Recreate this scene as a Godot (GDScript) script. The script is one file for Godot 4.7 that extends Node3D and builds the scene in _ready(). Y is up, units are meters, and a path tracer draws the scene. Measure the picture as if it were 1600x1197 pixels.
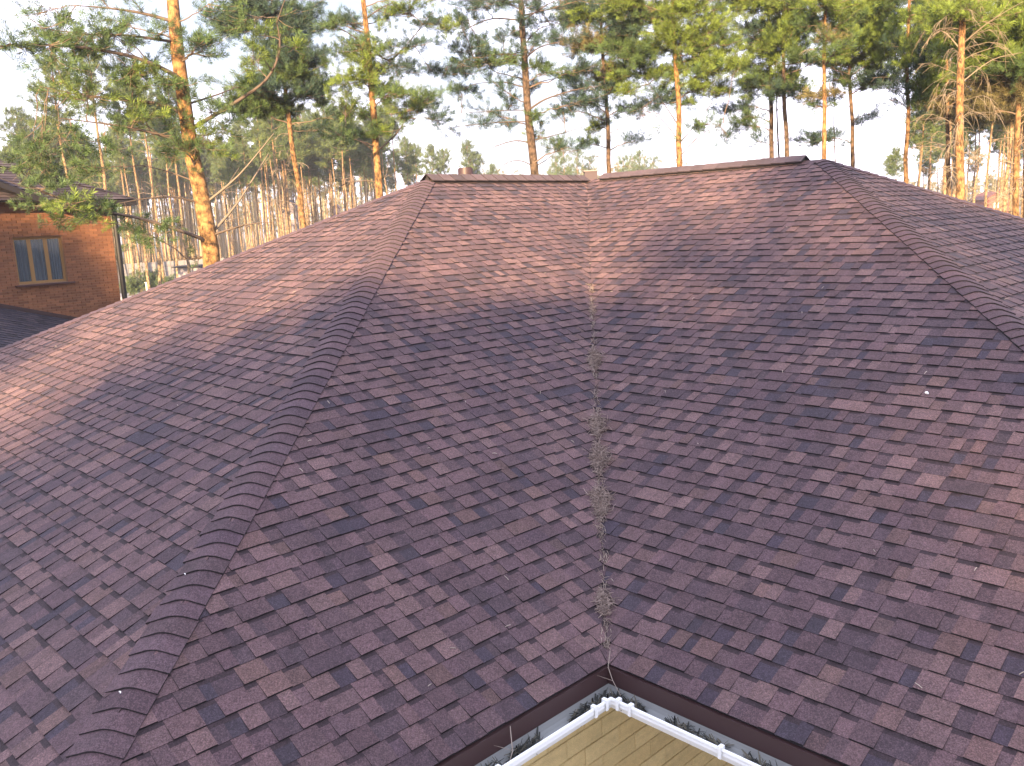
extends Node3D
# A hip roof of laminated shingles in front of a pine wood, late sun from behind the left shoulder.

class MB:                                        # collects triangles for one mesh
	var v := PackedVector3Array()
	var n := PackedVector3Array()
	var c := PackedColorArray()
	var uv := PackedVector2Array()
	var ix := PackedInt32Array()
	func tri(a: Vector3, b: Vector3, d: Vector3, nn: Vector3, col: Color) -> void:
		var k := v.size()
		v.append(a); v.append(b); v.append(d)
		for i in 3:
			n.append(nn); c.append(col); uv.append(Vector2.ZERO)
		if (b - a).cross(d - a).dot(nn) > 0.0:
			ix.append(k); ix.append(k + 2); ix.append(k + 1)
		else:
			ix.append(k); ix.append(k + 1); ix.append(k + 2)
	func quad(a: Vector3, b: Vector3, d: Vector3, e: Vector3, nn: Vector3, col: Color) -> void:
		var k := v.size()
		v.append(a); v.append(b); v.append(d); v.append(e)
		for i in 4:
			n.append(nn); c.append(col); uv.append(Vector2.ZERO)
		var w := (b - a).cross(d - a)
		if w.length_squared() < 1e-14:
			w = (d - a).cross(e - a)
		if w.dot(nn) > 0.0:
			ix.append_array(PackedInt32Array([k, k + 2, k + 1, k, k + 3, k + 2]))
		else:
			ix.append_array(PackedInt32Array([k, k + 1, k + 2, k, k + 2, k + 3]))
	func quadn(p: Array, nn: Array, col: Color) -> void:   # four corners with own normals
		var k := v.size()
		for i in 4:
			v.append(p[i]); n.append(nn[i]); c.append(col); uv.append(Vector2.ZERO)
		var w: Vector3 = (p[1] - p[0]).cross(p[2] - p[0])
		var s: Vector3 = nn[0] + nn[1] + nn[2] + nn[3]
		if w.dot(s) > 0.0:
			ix.append_array(PackedInt32Array([k, k + 2, k + 1, k, k + 3, k + 2]))
		else:
			ix.append_array(PackedInt32Array([k, k + 1, k + 2, k, k + 2, k + 3]))
	func flat(a: Vector3, b: Vector3, d: Vector3, e: Vector3, inside: Vector3, col: Color) -> void:  # quad facing away from a point
		var nn := (b - a).cross(d - a)
		if nn.length_squared() < 1e-14:
			nn = (d - a).cross(e - a)
		nn = nn.normalized()
		if nn.dot((a + d) * 0.5 - inside) < 0.0:
			nn = -nn
		quad(a, b, d, e, nn, col)
	func box(at: Vector3, x: Vector3, y: Vector3, z: Vector3, col: Color) -> void:   # half axes
		for s: float in [-1.0, 1.0]:
			quad(at + x * s - y - z, at + x * s + y - z, at + x * s + y + z, at + x * s - y + z, x.normalized() * s, col)
			quad(at + y * s - x - z, at + y * s + x - z, at + y * s + x + z, at + y * s - x + z, y.normalized() * s, col)
			quad(at + z * s - x - y, at + z * s + x - y, at + z * s + x + y, at + z * s - x + y, z.normalized() * s, col)
	func tube(p: PackedVector3Array, r: PackedFloat32Array, sides: int, col: Color, col2: Color, ulen := 1.0) -> void:
		var k := v.size()
		var m := p.size()
		var run := 0.0
		for i in m:
			var d := (p[mini(i + 1, m - 1)] - p[maxi(i - 1, 0)]).normalized()
			var a := d.cross(Vector3(0.31, 0.12, 0.94)).normalized()
			var b := d.cross(a)
			if i > 0:
				run += p[i].distance_to(p[i - 1])
			var cc := col.lerp(col2, float(i) / maxf(1.0, m - 1.0))
			for j in sides + 1:
				var t := TAU * j / sides
				var o := a * cos(t) + b * sin(t)
				v.append(p[i] + o * r[i]); n.append(o); c.append(cc); uv.append(Vector2(float(j) / sides, run / ulen))
		for i in m - 1:
			for j in sides:
				var q := k + i * (sides + 1) + j
				var s := q + sides + 1
				ix.append_array(PackedInt32Array([q, s, q + 1, q + 1, s, s + 1]))
	func mesh(mat: Material) -> ArrayMesh:
		var a := []
		a.resize(Mesh.ARRAY_MAX)
		a[Mesh.ARRAY_VERTEX] = v; a[Mesh.ARRAY_NORMAL] = n; a[Mesh.ARRAY_COLOR] = c; a[Mesh.ARRAY_TEX_UV] = uv; a[Mesh.ARRAY_INDEX] = ix
		var m := ArrayMesh.new()
		m.add_surface_from_arrays(Mesh.PRIMITIVE_TRIANGLES, a)
		m.surface_set_material(0, mat)
		return m

const F := 1350.85                               # focal length of the lens in pixels of the 1600 wide photograph
const PITCH := -0.1834
const ROLL := -0.0452
const SC := 7.31                                 # metres per unit of the roof plan below
const EAVE := 3.0
const CAMA := 0.5995 * SC
const CAMB := 0.5097 * SC
const CAMH := EAVE + 0.4289 * SC
const TURN := -0.80751
const RISE := 0.5287 * SC
const A1 := -0.617 * SC
const B2 := -0.3578 * SC
const W1 := SC
const W2 := 1.1459 * SC
const E3 := 1.19 * SC
const E4 := 1.1005 * SC
const EXPO := 0.1452                             # shingle exposure

var rng := RandomNumberGenerator.new()
var noise := FastNoiseLite.new()
var M := {}
var used := {}
var cam_x: Vector3
var cam_y: Vector3
var cam_f: Vector3

# ---------------------------------------------------------------- helpers
func put(called: String, mb: MB, mat: Material, parent: Node = self, at := Vector3.ZERO) -> MeshInstance3D:
	var o := MeshInstance3D.new()
	o.name = called
	o.mesh = mb.mesh(mat)
	o.position = at
	parent.add_child(o, true)
	return o

func numbered(called: String) -> String:
	if not used.has(called):
		used[called] = 0
		return called
	used[called] += 1
	return "%s_%03d" % [called, used[called]]

func tag(o: Node, label: String, category := "", group := "", kind := "") -> Node:
	if label: o.set_meta("label", label)
	if category: o.set_meta("category", category)
	if group: o.set_meta("group", group)
	if kind: o.set_meta("kind", kind)
	return o

func thing(called: String, label: String, category: String, group := "", at := Vector3.ZERO, turn := 0.0) -> Node3D:
	var o := Node3D.new()
	o.name = numbered(called)
	o.position = at
	o.rotation.y = turn
	add_child(o)
	tag(o, label, category, group)
	return o

func ray(x: float, y: float) -> Vector3:
	return (cam_f * F + cam_x * (x - 800.0) - cam_y * (y - 598.5)).normalized()

func at(x: float, y: float, dist: float) -> Vector3:      # a point at that plan distance from the viewer
	var d := ray(x, y)
	return Vector3(0, CAMH, 0) + d * (dist / Vector2(d.x, d.z).length())

func lin(r: float, g: float, b: float) -> Color:
	return Color(r, g, b)

func mat(col: Color, rough := 0.9, metal := 0.0) -> StandardMaterial3D:   # col is a linear base colour
	var m := StandardMaterial3D.new()
	m.albedo_color = col.linear_to_srgb()
	m.roughness = rough
	m.metallic = metal
	return m

func vmat(rough := 0.9) -> StandardMaterial3D:
	var m := StandardMaterial3D.new()
	m.vertex_color_use_as_albedo = true
	m.roughness = rough
	return m

func speckle(size: int, lo: float, hi: float, seed_: int, blotch := 0.0) -> ImageTexture:   # mineral granules: a light and dark grain
	var r := RandomNumberGenerator.new()
	r.seed = seed_
	var nz := FastNoiseLite.new()
	nz.seed = seed_
	nz.frequency = 0.02
	var im := Image.create(size, size, true, Image.FORMAT_RGB8)
	for y in size:
		for x in size:
			var t := r.randf()
			var k := lo + (hi - lo) * t * t * 1.3
			if t > 0.965: k = hi * 1.35
			k += blotch * nz.get_noise_2d(x, y)
			k = clampf(k, 0.0, 1.0)
			im.set_pixel(x, y, Color(k * (0.97 + 0.06 * r.randf()), k, k * (0.96 + 0.08 * r.randf())))
	im.generate_mipmaps()
	return ImageTexture.create_from_image(im)

func cloud_image() -> ImageTexture:                       # thin bright cloud with pale gaps
	var nz := FastNoiseLite.new()
	nz.seed = 77
	nz.frequency = 1.5
	nz.fractal_octaves = 5
	var im := Image.create(1024, 512, true, Image.FORMAT_RGBA8)
	for y in 512:
		var el := PI * (0.5 - (y + 0.5) / 512.0)
		for x in 1024:
			var a := TAU * x / 1024.0
			var d := Vector3(cos(a) * cos(el), sin(el) * 2.6, sin(a) * cos(el))
			var k := clampf(0.62 + 1.7 * nz.get_noise_3d(d.x, d.y, d.z), 0.0, 1.0)
			im.set_pixel(x, y, Color(1, 1, 1, k * k * (3.0 - 2.0 * k)))
	return ImageTexture.create_from_image(im)

func bark_image(seed_: int) -> ImageTexture:              # plates and cracks drawn out along the trunk
	var nz := FastNoiseLite.new()
	nz.seed = seed_
	nz.noise_type = FastNoiseLite.TYPE_CELLULAR
	nz.cellular_return_type = FastNoiseLite.RETURN_DISTANCE2_SUB
	nz.frequency = 0.06
	var n2 := FastNoiseLite.new()
	n2.seed = seed_ + 5
	n2.frequency = 0.05
	var im := Image.create(128, 512, true, Image.FORMAT_RGB8)
	for y in 512:
		for x in 128:
			var a := TAU * x / 128.0
			var d := nz.get_noise_3d(cos(a) * 42.0, sin(a) * 42.0, y * 0.40) + 1.0
			var k := 0.58 + 0.36 * clampf(d * 2.6, 0.0, 1.0) + 0.55 * n2.get_noise_3d(cos(a) * 16.0, sin(a) * 16.0, y * 0.3)
			k = clampf(k, 0.15, 1.0)
			im.set_pixel(x, y, Color(k, k * 0.98, k * 0.95))
	im.generate_mipmaps()
	return ImageTexture.create_from_image(im)

# ---------------------------------------------------------------- ready
func _ready() -> void:
	rng.seed = 20240
	noise.seed = 11
	noise.frequency = 0.55
	setting()
	materials()
	main_house()
	neighbour_house()
	yard()
	tuft_meshes()
	near_pines()
	woods()
	pines_behind()

func setting() -> void:
	var f0 := Vector3(0, sin(PITCH), -cos(PITCH))
	var u0 := Vector3(1, 0, 0).cross(f0)
	cam_f = f0
	cam_x = Vector3(1, 0, 0) * cos(ROLL) + u0 * sin(ROLL)
	cam_y = -Vector3(1, 0, 0) * sin(ROLL) + u0 * cos(ROLL)
	var cam := Camera3D.new()
	cam.name = "camera"
	cam.transform = Transform3D(Basis(cam_x, cam_y, -cam_f), Vector3(0, CAMH, 0))
	cam.fov = rad_to_deg(2.0 * atan(598.5 / F))
	cam.near = 0.05
	cam.far = 3000.0
	add_child(cam)
	cam.current = true
	var sky := ProceduralSkyMaterial.new()
	sky.sky_top_color = lin(0.165, 0.21, 0.27).linear_to_srgb()
	sky.sky_horizon_color = lin(0.40, 0.40, 0.43).linear_to_srgb()
	sky.sky_curve = 0.09
	sky.sky_cover = cloud_image()
	sky.sky_cover_modulate = lin(0.405, 0.375, 0.465).linear_to_srgb()
	sky.ground_horizon_color = lin(0.25, 0.24, 0.24).linear_to_srgb()
	sky.ground_bottom_color = lin(0.06, 0.055, 0.05).linear_to_srgb()
	sky.energy_multiplier = 1.0
	var env := Environment.new()
	env.background_mode = Environment.BG_SKY
	env.sky = Sky.new()
	env.sky.sky_material = sky
	env.tonemap_mode = Environment.TONE_MAPPER_LINEAR
	env.tonemap_exposure = 4.5
	env.sdfgi_enabled = true
	env.ssao_enabled = true
	env.ssil_enabled = true
	env.fog_enabled = true
	env.fog_density = 0.0005
	env.fog_light_color = Color(0.93, 0.94, 1.0)
	var we := WorldEnvironment.new()
	we.name = "world_environment"
	we.environment = env
	add_child(we)
	var sun := DirectionalLight3D.new()
	sun.name = "sun"
	sun.light_color = Color(1.0, 0.86, 0.66)
	sun.light_energy = 1.6
	sun.light_angular_distance = 0.5
	sun.shadow_enabled = true
	var el := deg_to_rad(14.0)
	var az := deg_to_rad(14.0)
	var to_sun := Vector3(-sin(az) * cos(el), sin(el), cos(az) * cos(el))
	sun.look_at_from_position(to_sun * 100.0, Vector3.ZERO)
	add_child(sun)

func materials() -> void:
	var grain := speckle(512, 0.52, 1.0, 3, 0.12)
	var sm := vmat(0.93)
	sm.albedo_texture = grain
	sm.uv1_triplanar = true
	sm.uv1_world_triplanar = true
	sm.uv1_scale = Vector3.ONE * 0.45
	M.shingle = sm
	M.deck = mat(lin(0.03, 0.024, 0.028), 0.95)
	M.trim = mat(lin(0.045, 0.022, 0.022), 0.45)
	M.vent = mat(lin(0.045, 0.024, 0.027), 0.5)
	M.gutter = mat(lin(0.80, 0.80, 0.80), 0.35)
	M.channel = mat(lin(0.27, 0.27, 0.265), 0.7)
	M.litter = vmat(0.95)
	var blk := vmat(0.85)
	blk.albedo_texture = speckle(256, 0.80, 1.0, 8, 0.10)
	blk.uv1_triplanar = true
	blk.uv1_world_triplanar = true
	blk.uv1_scale = Vector3.ONE * 2.0
	M.block = blk
	M.mortar = mat(lin(0.34, 0.25, 0.13), 0.95)
	M.white = mat(lin(0.7, 0.69, 0.66), 0.7)
	M.paint = vmat(0.8)
	M.wood = mat(lin(0.27, 0.15, 0.05), 0.55)
	M.dark = mat(lin(0.014, 0.011, 0.012), 0.6)
	var gl := mat(lin(0.35, 0.42, 0.48), 0.04)
	gl.transparency = BaseMaterial3D.TRANSPARENCY_ALPHA
	gl.albedo_color.a = 0.14
	M.glass = gl
	M.curtain = vmat(0.9)
	var bark := vmat(0.95)
	bark.albedo_texture = bark_image(4)
	M.bark = bark
	M.twig = vmat(0.9)
	var nd := vmat(0.75)
	nd.cull_mode = BaseMaterial3D.CULL_DISABLED
	nd.backlight_enabled = true
	nd.backlight = Color(0.10, 0.12, 0.03)
	M.needle = nd
	var g := vmat(0.98)
	g.albedo_texture = speckle(512, 0.45, 1.0, 21, 0.5)
	g.uv1_triplanar = true
	g.uv1_world_triplanar = true
	g.uv1_scale = Vector3.ONE * 0.12
	M.ground = g

# ---------------------------------------------------------------- the main house
# local axes of the house: x runs along the right wing's eave, z along the left wing's eave, y up from the eave line
func P3(a: float, b: float, y: float) -> Vector3:
	return Vector3(b, y, a)

var tabs := []                                    # every shingle tab: [score, slope index, MB data]

func main_house() -> void:
	var o := Vector3(-CAMB, EAVE, -CAMA).rotated(Vector3.UP, TURN)
	var house := thing("house", "large house with a plum brown shingle hip roof, filling the foreground", "house", "", Vector3(o.x, 0, o.z), TURN)
	var up := Vector3(0, EAVE, 0)
	var C := P3(0, 0, 0) + up
	var V := P3(-W2, -W1, RISE) + up
	var R1 := P3(A1, -W1, RISE) + up
	var R2 := P3(-W2, B2, RISE) + up
	var HL := P3(A1 + E3, 0, 0) + up
	var HLb := P3(A1 + E3, -2 * W1, 0) + up
	var HR := P3(0, B2 + E4, 0) + up
	var HRb := P3(-2 * W2, B2 + E4, 0) + up
	var OC := P3(-2 * W2, -2 * W1, 0) + up
	# slopes: [label, eave origin, u dir, up-slope plan dir, run, uL at eave, uL at top, uR at eave, uR at top]
	var slopes := [
		["shaded slope left of the valley", C, Vector3(0, 0, 1), Vector3(-1, 0, 0), W1, 0.0, -W2, A1 + E3, A1],
		["sunlit slope right of the valley", C, Vector3(1, 0, 0), Vector3(0, 0, -1), W2, 0.0, -W1, B2 + E4, B2],
		["hip end slope at the left", HL, Vector3(-1, 0, 0), Vector3(0, 0, -1), E3, 0.0, W1, 2 * W1, W1],
		["hip end slope at the right", HR, Vector3(0, 0, -1), Vector3(-1, 0, 0), E4, 0.0, W2, 2 * W2, W2]]
	var nodes := []
	for i in slopes.size():
		var s: Array = slopes[i]
		var run: float = s[4]
		var vd: Vector3 = (s[3] * run + Vector3.UP * RISE).normalized()
		var nn: Vector3 = (s[3] * -RISE + Vector3.UP * run).normalized()
		var L := sqrt(run * run + RISE * RISE)
		var mb := MB.new()
		var u: Vector3 = s[2]
		var org: Vector3 = s[1]
		var dn := nn * -0.006
		mb.quad(org + u * s[5] + dn, org + u * s[7] + dn, org + u * s[8] + vd * L + dn, org + u * s[6] + vd * L + dn, nn, Color.WHITE)
		var nd := put("roof_slope", mb, M.deck, house)
		tag(nd, s[0])
		nodes.append(nd)
		lay_shingles(i, org, u, vd, nn, L, s[5], s[6], s[7], s[8], house)
	# the back slopes, seen only from elsewhere
	for q: Array in [[R1, V, OC, HLb], [V, R2, HRb, OC]]:
		var mb := MB.new()
		mb.flat(q[0] - Vector3.UP * 0.006, q[1] - Vector3.UP * 0.006, q[2], q[3], Vector3(-4, 0, -4), lin(0.13, 0.085, 0.09))
		put("roof_slope", mb, M.shingle, house)
	# commit: the 300 tabs that show largest one by one, the rest as one part per slope
	tabs.sort_custom(func(a: Array, b: Array) -> bool: return a[0] > b[0])
	var rest := [MB.new(), MB.new(), MB.new(), MB.new()]
	for k in tabs.size():
		var t: Array = tabs[k]
		if k < 300:
			var mb := MB.new()
			emit_tab(mb, t[2], t[3])
			put("shingle", mb, M.shingle, nodes[t[1]], t[3])
		else:
			emit_tab(rest[t[1]], t[2], Vector3.ZERO)
	for i in 4:
		tag(put("shingles", rest[i], M.shingle, nodes[i]), "", "", "", "stuff")
	tabs.clear()
	# hips
	hip_caps(house, R1, HL, Vector3(0, 0, 1), Vector3(1, 0, 0), W1, E3, 0.19, 0.14, 0)
	hip_caps(house, R2, HR, Vector3(1, 0, 0), Vector3(0, 0, 1), E4, W2, 0.20, 0.13, 1)
	hip_caps(house, R1, HLb, Vector3(0, 0, 1), Vector3(-1, 0, 0), W1, E3, 0.15, 0.15, 2)
	hip_caps(house, R2, HRb, Vector3(1, 0, 0), Vector3(0, 0, -1), E4, W2, 0.15, 0.15, 3)
	# raised ridge vents
	ridge_vent(house, R1 + Vector3(0, 0, 0.02), V + Vector3(0, 0, 0.10), Vector3(1, 0, 0), RISE / W1)
	ridge_vent(house, V + Vector3(0.42, 0, 0), R2 + Vector3(-0.28, 0, 0), Vector3(0, 0, 1), RISE / W2)
	# pipe and box behind the ridge
	var pb := MB.new()
	var rr := PackedFloat32Array([0.10, 0.10, 0.135, 0.142, 0.142, 0.135, 0.118, 0.0])
	var yy := [-0.9, -0.12, -0.11, -0.09, 0.02, 0.045, 0.056, 0.058]
	var pp := PackedVector3Array()
	for y: float in yy:
		pp.append(P3(-6.52, -8.66, 4.115 + y) + up)
	pb.tube(pp, rr, 28, Color.WHITE, Color.WHITE)
	put("vent_pipe", pb, M.vent, house)
	var bb := MB.new()
	var bd := Vector3(1, 0, 1).normalized()
	var bx := Vector3(1, 0, -1).normalized()
	bb.box(P3(-9.13, -7.86, 3.80) + up, bx * 0.125, Vector3.UP * 0.26, bd * 0.12, Color.WHITE)
	var ch := put("vent_box", bb, mat(lin(0.06, 0.042, 0.05), 0.7), house)
	var bl := MB.new()
	bl.box(P3(-9.13, -7.86, 4.073) + up, bx * 0.145, Vector3.UP * 0.012, bd * 0.14, Color.WHITE)
	put("lid", bl, mat(lin(0.16, 0.13, 0.13), 0.5), ch)
	eaves(house, up)
	walls(house)

func lay_shingles(idx: int, org: Vector3, u: Vector3, vd: Vector3, nn: Vector3, L: float, l0: float, l1: float, r0: float, r1: float, house: Node3D) -> void:
	var rows := 57                                 # every slope has the same number of courses
	var ex := L / rows
	var tr := house.transform
	for k in rows:
		var v0 := k * ex
		var v1 := minf(v0 + ex, L)
		var ul := minf(lerpf(l0, l1, v0 / L), lerpf(l0, l1, v1 / L))
		var ur := maxf(lerpf(r0, r1, v0 / L), lerpf(r0, r1, v1 / L))
		var x := ul - rng.randf() * 0.3
		var raised := rng.randf() < 0.5
		var wob := rng.randf() * 10.0
		while x < ur:
			var w := rng.randf_range(0.08, 0.19) if raised else rng.randf_range(0.065, 0.145)
			if rng.randf() < 0.12: w *= 1.35
			var a0 := clampf(x, lerpf(l0, l1, v0 / L), lerpf(r0, r1, v0 / L))
			var a1 := clampf(x, lerpf(l0, l1, v1 / L), lerpf(r0, r1, v1 / L))
			var b0 := clampf(x + w, lerpf(l0, l1, v0 / L), lerpf(r0, r1, v0 / L))
			var b1 := clampf(x + w, lerpf(l0, l1, v1 / L), lerpf(r0, r1, v1 / L))
			if b0 - a0 + b1 - a1 > 0.012:
				var cl := noise.get_noise_3d(x * 1.6 + idx * 50.0, v0 * 2.6, 0.0) + 0.45 * noise.get_noise_3d(x * 5.0, v0 * 7.0, 9.0 + idx)
				var t := 0.08 + rng.randf() * 0.66 + cl * 0.70 + (0.18 if raised else -0.12)
				var col: Color
				if t < 0.04: col = lin(0.086, 0.060, 0.084)
				elif t < 0.24: col = lin(0.124, 0.076, 0.092)
				elif t < 0.52: col = lin(0.160, 0.093, 0.106)
				elif t < 0.80: col = lin(0.207, 0.119, 0.128)
				else: col = lin(0.255, 0.149, 0.150)
				if rng.randf() < 0.07: col = col.lerp(lin(0.24, 0.132, 0.116), 0.55)
				col = col * rng.randf_range(0.9, 1.1)
				var h0 := rng.randf_range(0.0135, 0.0165) if raised else rng.randf_range(0.0052, 0.0068)
				var jag := rng.randf_range(-0.003, 0.003) if raised else 0.0
				var lift := 0.0016 * sin(x * 1.3 + wob)
				var d := [org + u * a0 + vd * (v0 + jag), org + u * b0 + vd * (v0 + jag), org + u * b1 + vd * v1, org + u * a1 + vd * v1, nn, h0 + lift, raised, col, vd, rng.randf_range(0.17, 0.26)]
				var mid: Vector3 = (d[0] + d[2]) * 0.5
				var wp := tr * mid
				var e := wp - Vector3(0, CAMH, 0)
				var dist := e.length()
				var dep := e.dot(cam_f)
				var sx := 800.0 + F * e.dot(cam_x) / maxf(dep, 0.01)
				var sy := 598.5 - F * e.dot(cam_y) / maxf(dep, 0.01)
				var area: float = (b0 - a0 + b1 - a1) * 0.5 * EXPO
				var cosv := absf((tr.basis * nn).dot(e / dist))
				var score := area * cosv / (dist * dist)
				if dep < 0.3 or sx < 6.0 or sx > 1594.0 or sy > 1190.0: score = 0.0
				tabs.append([score, idx, d, mid])
			x += w
			raised = not raised
			if rng.randf() < 0.10: raised = not raised

func emit_tab(mb: MB, d: Array, off: Vector3) -> void:
	var nn: Vector3 = d[4]
	var vd: Vector3 = d[8]
	var h0: float = d[5]
	var col: Color = d[7]
	var a: Vector3 = d[0] - off + nn * h0
	var b: Vector3 = d[1] - off + nn * h0
	var c: Vector3 = d[2] - off + nn * 0.0015
	var e: Vector3 = d[3] - off + nn * 0.0015
	var tn := (nn + vd * -(h0 / EXPO)).normalized()
	if d[6]:
		mb.quad(a, b, c, e, tn, col)
		var side: Vector3 = (b - a).normalized() if a.distance_to(b) > 0.001 else (c - e).normalized()
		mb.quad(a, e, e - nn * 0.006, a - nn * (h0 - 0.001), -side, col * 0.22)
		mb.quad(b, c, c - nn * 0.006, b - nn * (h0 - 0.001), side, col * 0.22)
	else:                                         # the shadow band of dark granules printed on the low laminate
		var t: float = 1.0 - d[9]
		var m0 := a.lerp(e, t)
		var m1 := b.lerp(c, t)
		mb.quad(a, b, m1, m0, tn, col)
		mb.quad(m0, m1, c, e, tn, lin(0.064, 0.036, 0.045))
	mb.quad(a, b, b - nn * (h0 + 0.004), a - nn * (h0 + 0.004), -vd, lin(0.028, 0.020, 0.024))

func hip_caps(house: Node3D, top: Vector3, bot: Vector3, plan1: Vector3, plan2: Vector3, run2: float, run1: float, w1: float, w2: float, which: int) -> void:
	# slope 1 falls along plan1 with run1 and slope 2 falls along plan2 with run2
	var hip := (top - bot).normalized()
	var n1 := (plan1 * RISE + Vector3.UP * run1).normalized()
	var n2 := (plan2 * RISE + Vector3.UP * run2).normalized()
	var e1 := n1.cross(hip).normalized()
	if e1.dot(plan2) > 0.0: e1 = -e1
	var e2 := n2.cross(hip).normalized()
	if e2.dot(plan1) > 0.0: e2 = -e2
	var nm := (n1 + n2).normalized()
	var len := top.distance_to(bot)
	var step := 0.142
	var cnt := int(len / step)
	var tr := house.transform
	for k in cnt:
		var p := bot + hip * (k * step + 0.01)
		var wp := tr * p - Vector3(0, CAMH, 0)
		var mb := MB.new()
		var c := lin(0.186, 0.106, 0.118).lerp(lin(0.135, 0.080, 0.100), clampf(rng.randf() * 0.9 + 0.5 * noise.get_noise_2d(k * 0.5, which * 30.0), 0.0, 1.0))
		c = c * rng.randf_range(0.86, 1.16)
		var lw := w1 + rng.randf_range(-0.022, 0.022)
		var rw := w2 + rng.randf_range(-0.004, 0.004)
		var sk := rng.randf_range(-0.006, 0.006)
		var prof := []                            # [offset, normal]
		prof.append([e1 * lw, n1])
		for j in 7:
			var t := j / 6.0
			var q := e1 * 0.055 * (1 - t) * (1 - t) + e2 * 0.055 * t * t
			prof.append([q, (n1 * (1 - t) + n2 * t).normalized()])
		prof.append([e2 * rw, n2])
		var f := []
		var b := []
		for j in prof.size():
			var q: Vector3 = prof[j][0]
			var nq: Vector3 = prof[j][1]
			var edge := 0.6 if j == 0 else 1.0
			f.append(p + q + nq * 0.030 * edge + hip * sk * (j - 4) * 0.45)
			b.append(p + q + hip * (step + 0.012) + nq * 0.016 * edge)
		var ctr := p + hip * step * 0.5
		for j in prof.size() - 1:
			var na: Vector3 = prof[j][1]
			var nb: Vector3 = prof[j + 1][1]
			mb.quadn([f[j] - ctr, f[j + 1] - ctr, b[j + 1] - ctr, b[j] - ctr], [na, nb, nb, na], c)
			mb.quad(f[j] - ctr, f[j + 1] - ctr, f[j + 1] - ctr - nb * 0.02, f[j] - ctr - na * 0.02, -hip, lin(0.05, 0.036, 0.042))
		var m := prof.size() - 1
		mb.quad(f[0] - ctr, b[0] - ctr, b[0] - ctr - n1 * 0.016, f[0] - ctr - n1 * 0.022, e1, c * 0.7)
		mb.quad(f[m] - ctr, b[m] - ctr, b[m] - ctr - n2 * 0.02, f[m] - ctr - n2 * 0.034, e2, lin(0.02, 0.014, 0.017))
		put("cap_shingle", mb, M.shingle, house, ctr)

func ridge_vent(house: Node3D, a: Vector3, b: Vector3, side: Vector3, slope: float) -> void:
	var d := (b - a).normalized()
	var len := a.distance_to(b)
	var core := MB.new()
	for s: float in [-1.0, 1.0]:
		var dn := (side * s - Vector3.UP * slope)
		core.flat(a + dn * 0.125 + Vector3.UP * 0.005, b + dn * 0.125 + Vector3.UP * 0.005, b + dn * 0.125 + Vector3.UP * 0.06, a + dn * 0.125 + Vector3.UP * 0.06, (a + b) * 0.5, lin(0.02, 0.016, 0.016))
	for e: Vector3 in [a + d * 0.02, b - d * 0.02]:
		core.flat(e + (side - Vector3.UP * slope) * 0.12, e + (-side - Vector3.UP * slope) * 0.12, e + Vector3.UP * 0.06, e + Vector3.UP * 0.06, (a + b) * 0.5, lin(0.02, 0.016, 0.016))
	var node := put("ridge_vent", core, M.paint, house)
	var n := int(len / 0.235)
	var st := len / n
	for k in n:
		var p := a + d * (k * st)
		var q := p + d * (st + 0.015)
		var mb := MB.new()
		var c := lin(0.155, 0.102, 0.106) * rng.randf_range(0.75, 1.25)
		var ctr := p + d * st * 0.5
		for s: float in [-1.0, 1.0]:
			var dn := (side * s - Vector3.UP * slope)
			var nn := (side * s * slope + Vector3.UP).normalized()
			var t0 := p + Vector3.UP * 0.094 - ctr
			var t1 := q + Vector3.UP * 0.085 - ctr
			var e0 := p + dn * 0.165 + Vector3.UP * 0.076 - ctr
			var e1 := q + dn * 0.165 + Vector3.UP * 0.067 - ctr
			mb.quad(t0, t1, e1, e0, nn, c)
			mb.quad(e0, e1, e1 - Vector3.UP * 0.016, e0 - Vector3.UP * 0.016, side * s, lin(0.06, 0.042, 0.045))
			mb.quad(t0, e0, e0 - Vector3.UP * 0.016, t0 - Vector3.UP * 0.016, -d, lin(0.06, 0.042, 0.045))
			mb.quad(t1, e1, e1 - Vector3.UP * 0.016, t1 - Vector3.UP * 0.016, d, lin(0.06, 0.042, 0.045))
			mb.quad(t0 - Vector3.UP * 0.016, t1 - Vector3.UP * 0.016, e1 - Vector3.UP * 0.016, e0 - Vector3.UP * 0.016, -nn, lin(0.06, 0.042, 0.045))
		put("ridge_shingle", mb, M.shingle, node, ctr)

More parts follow.
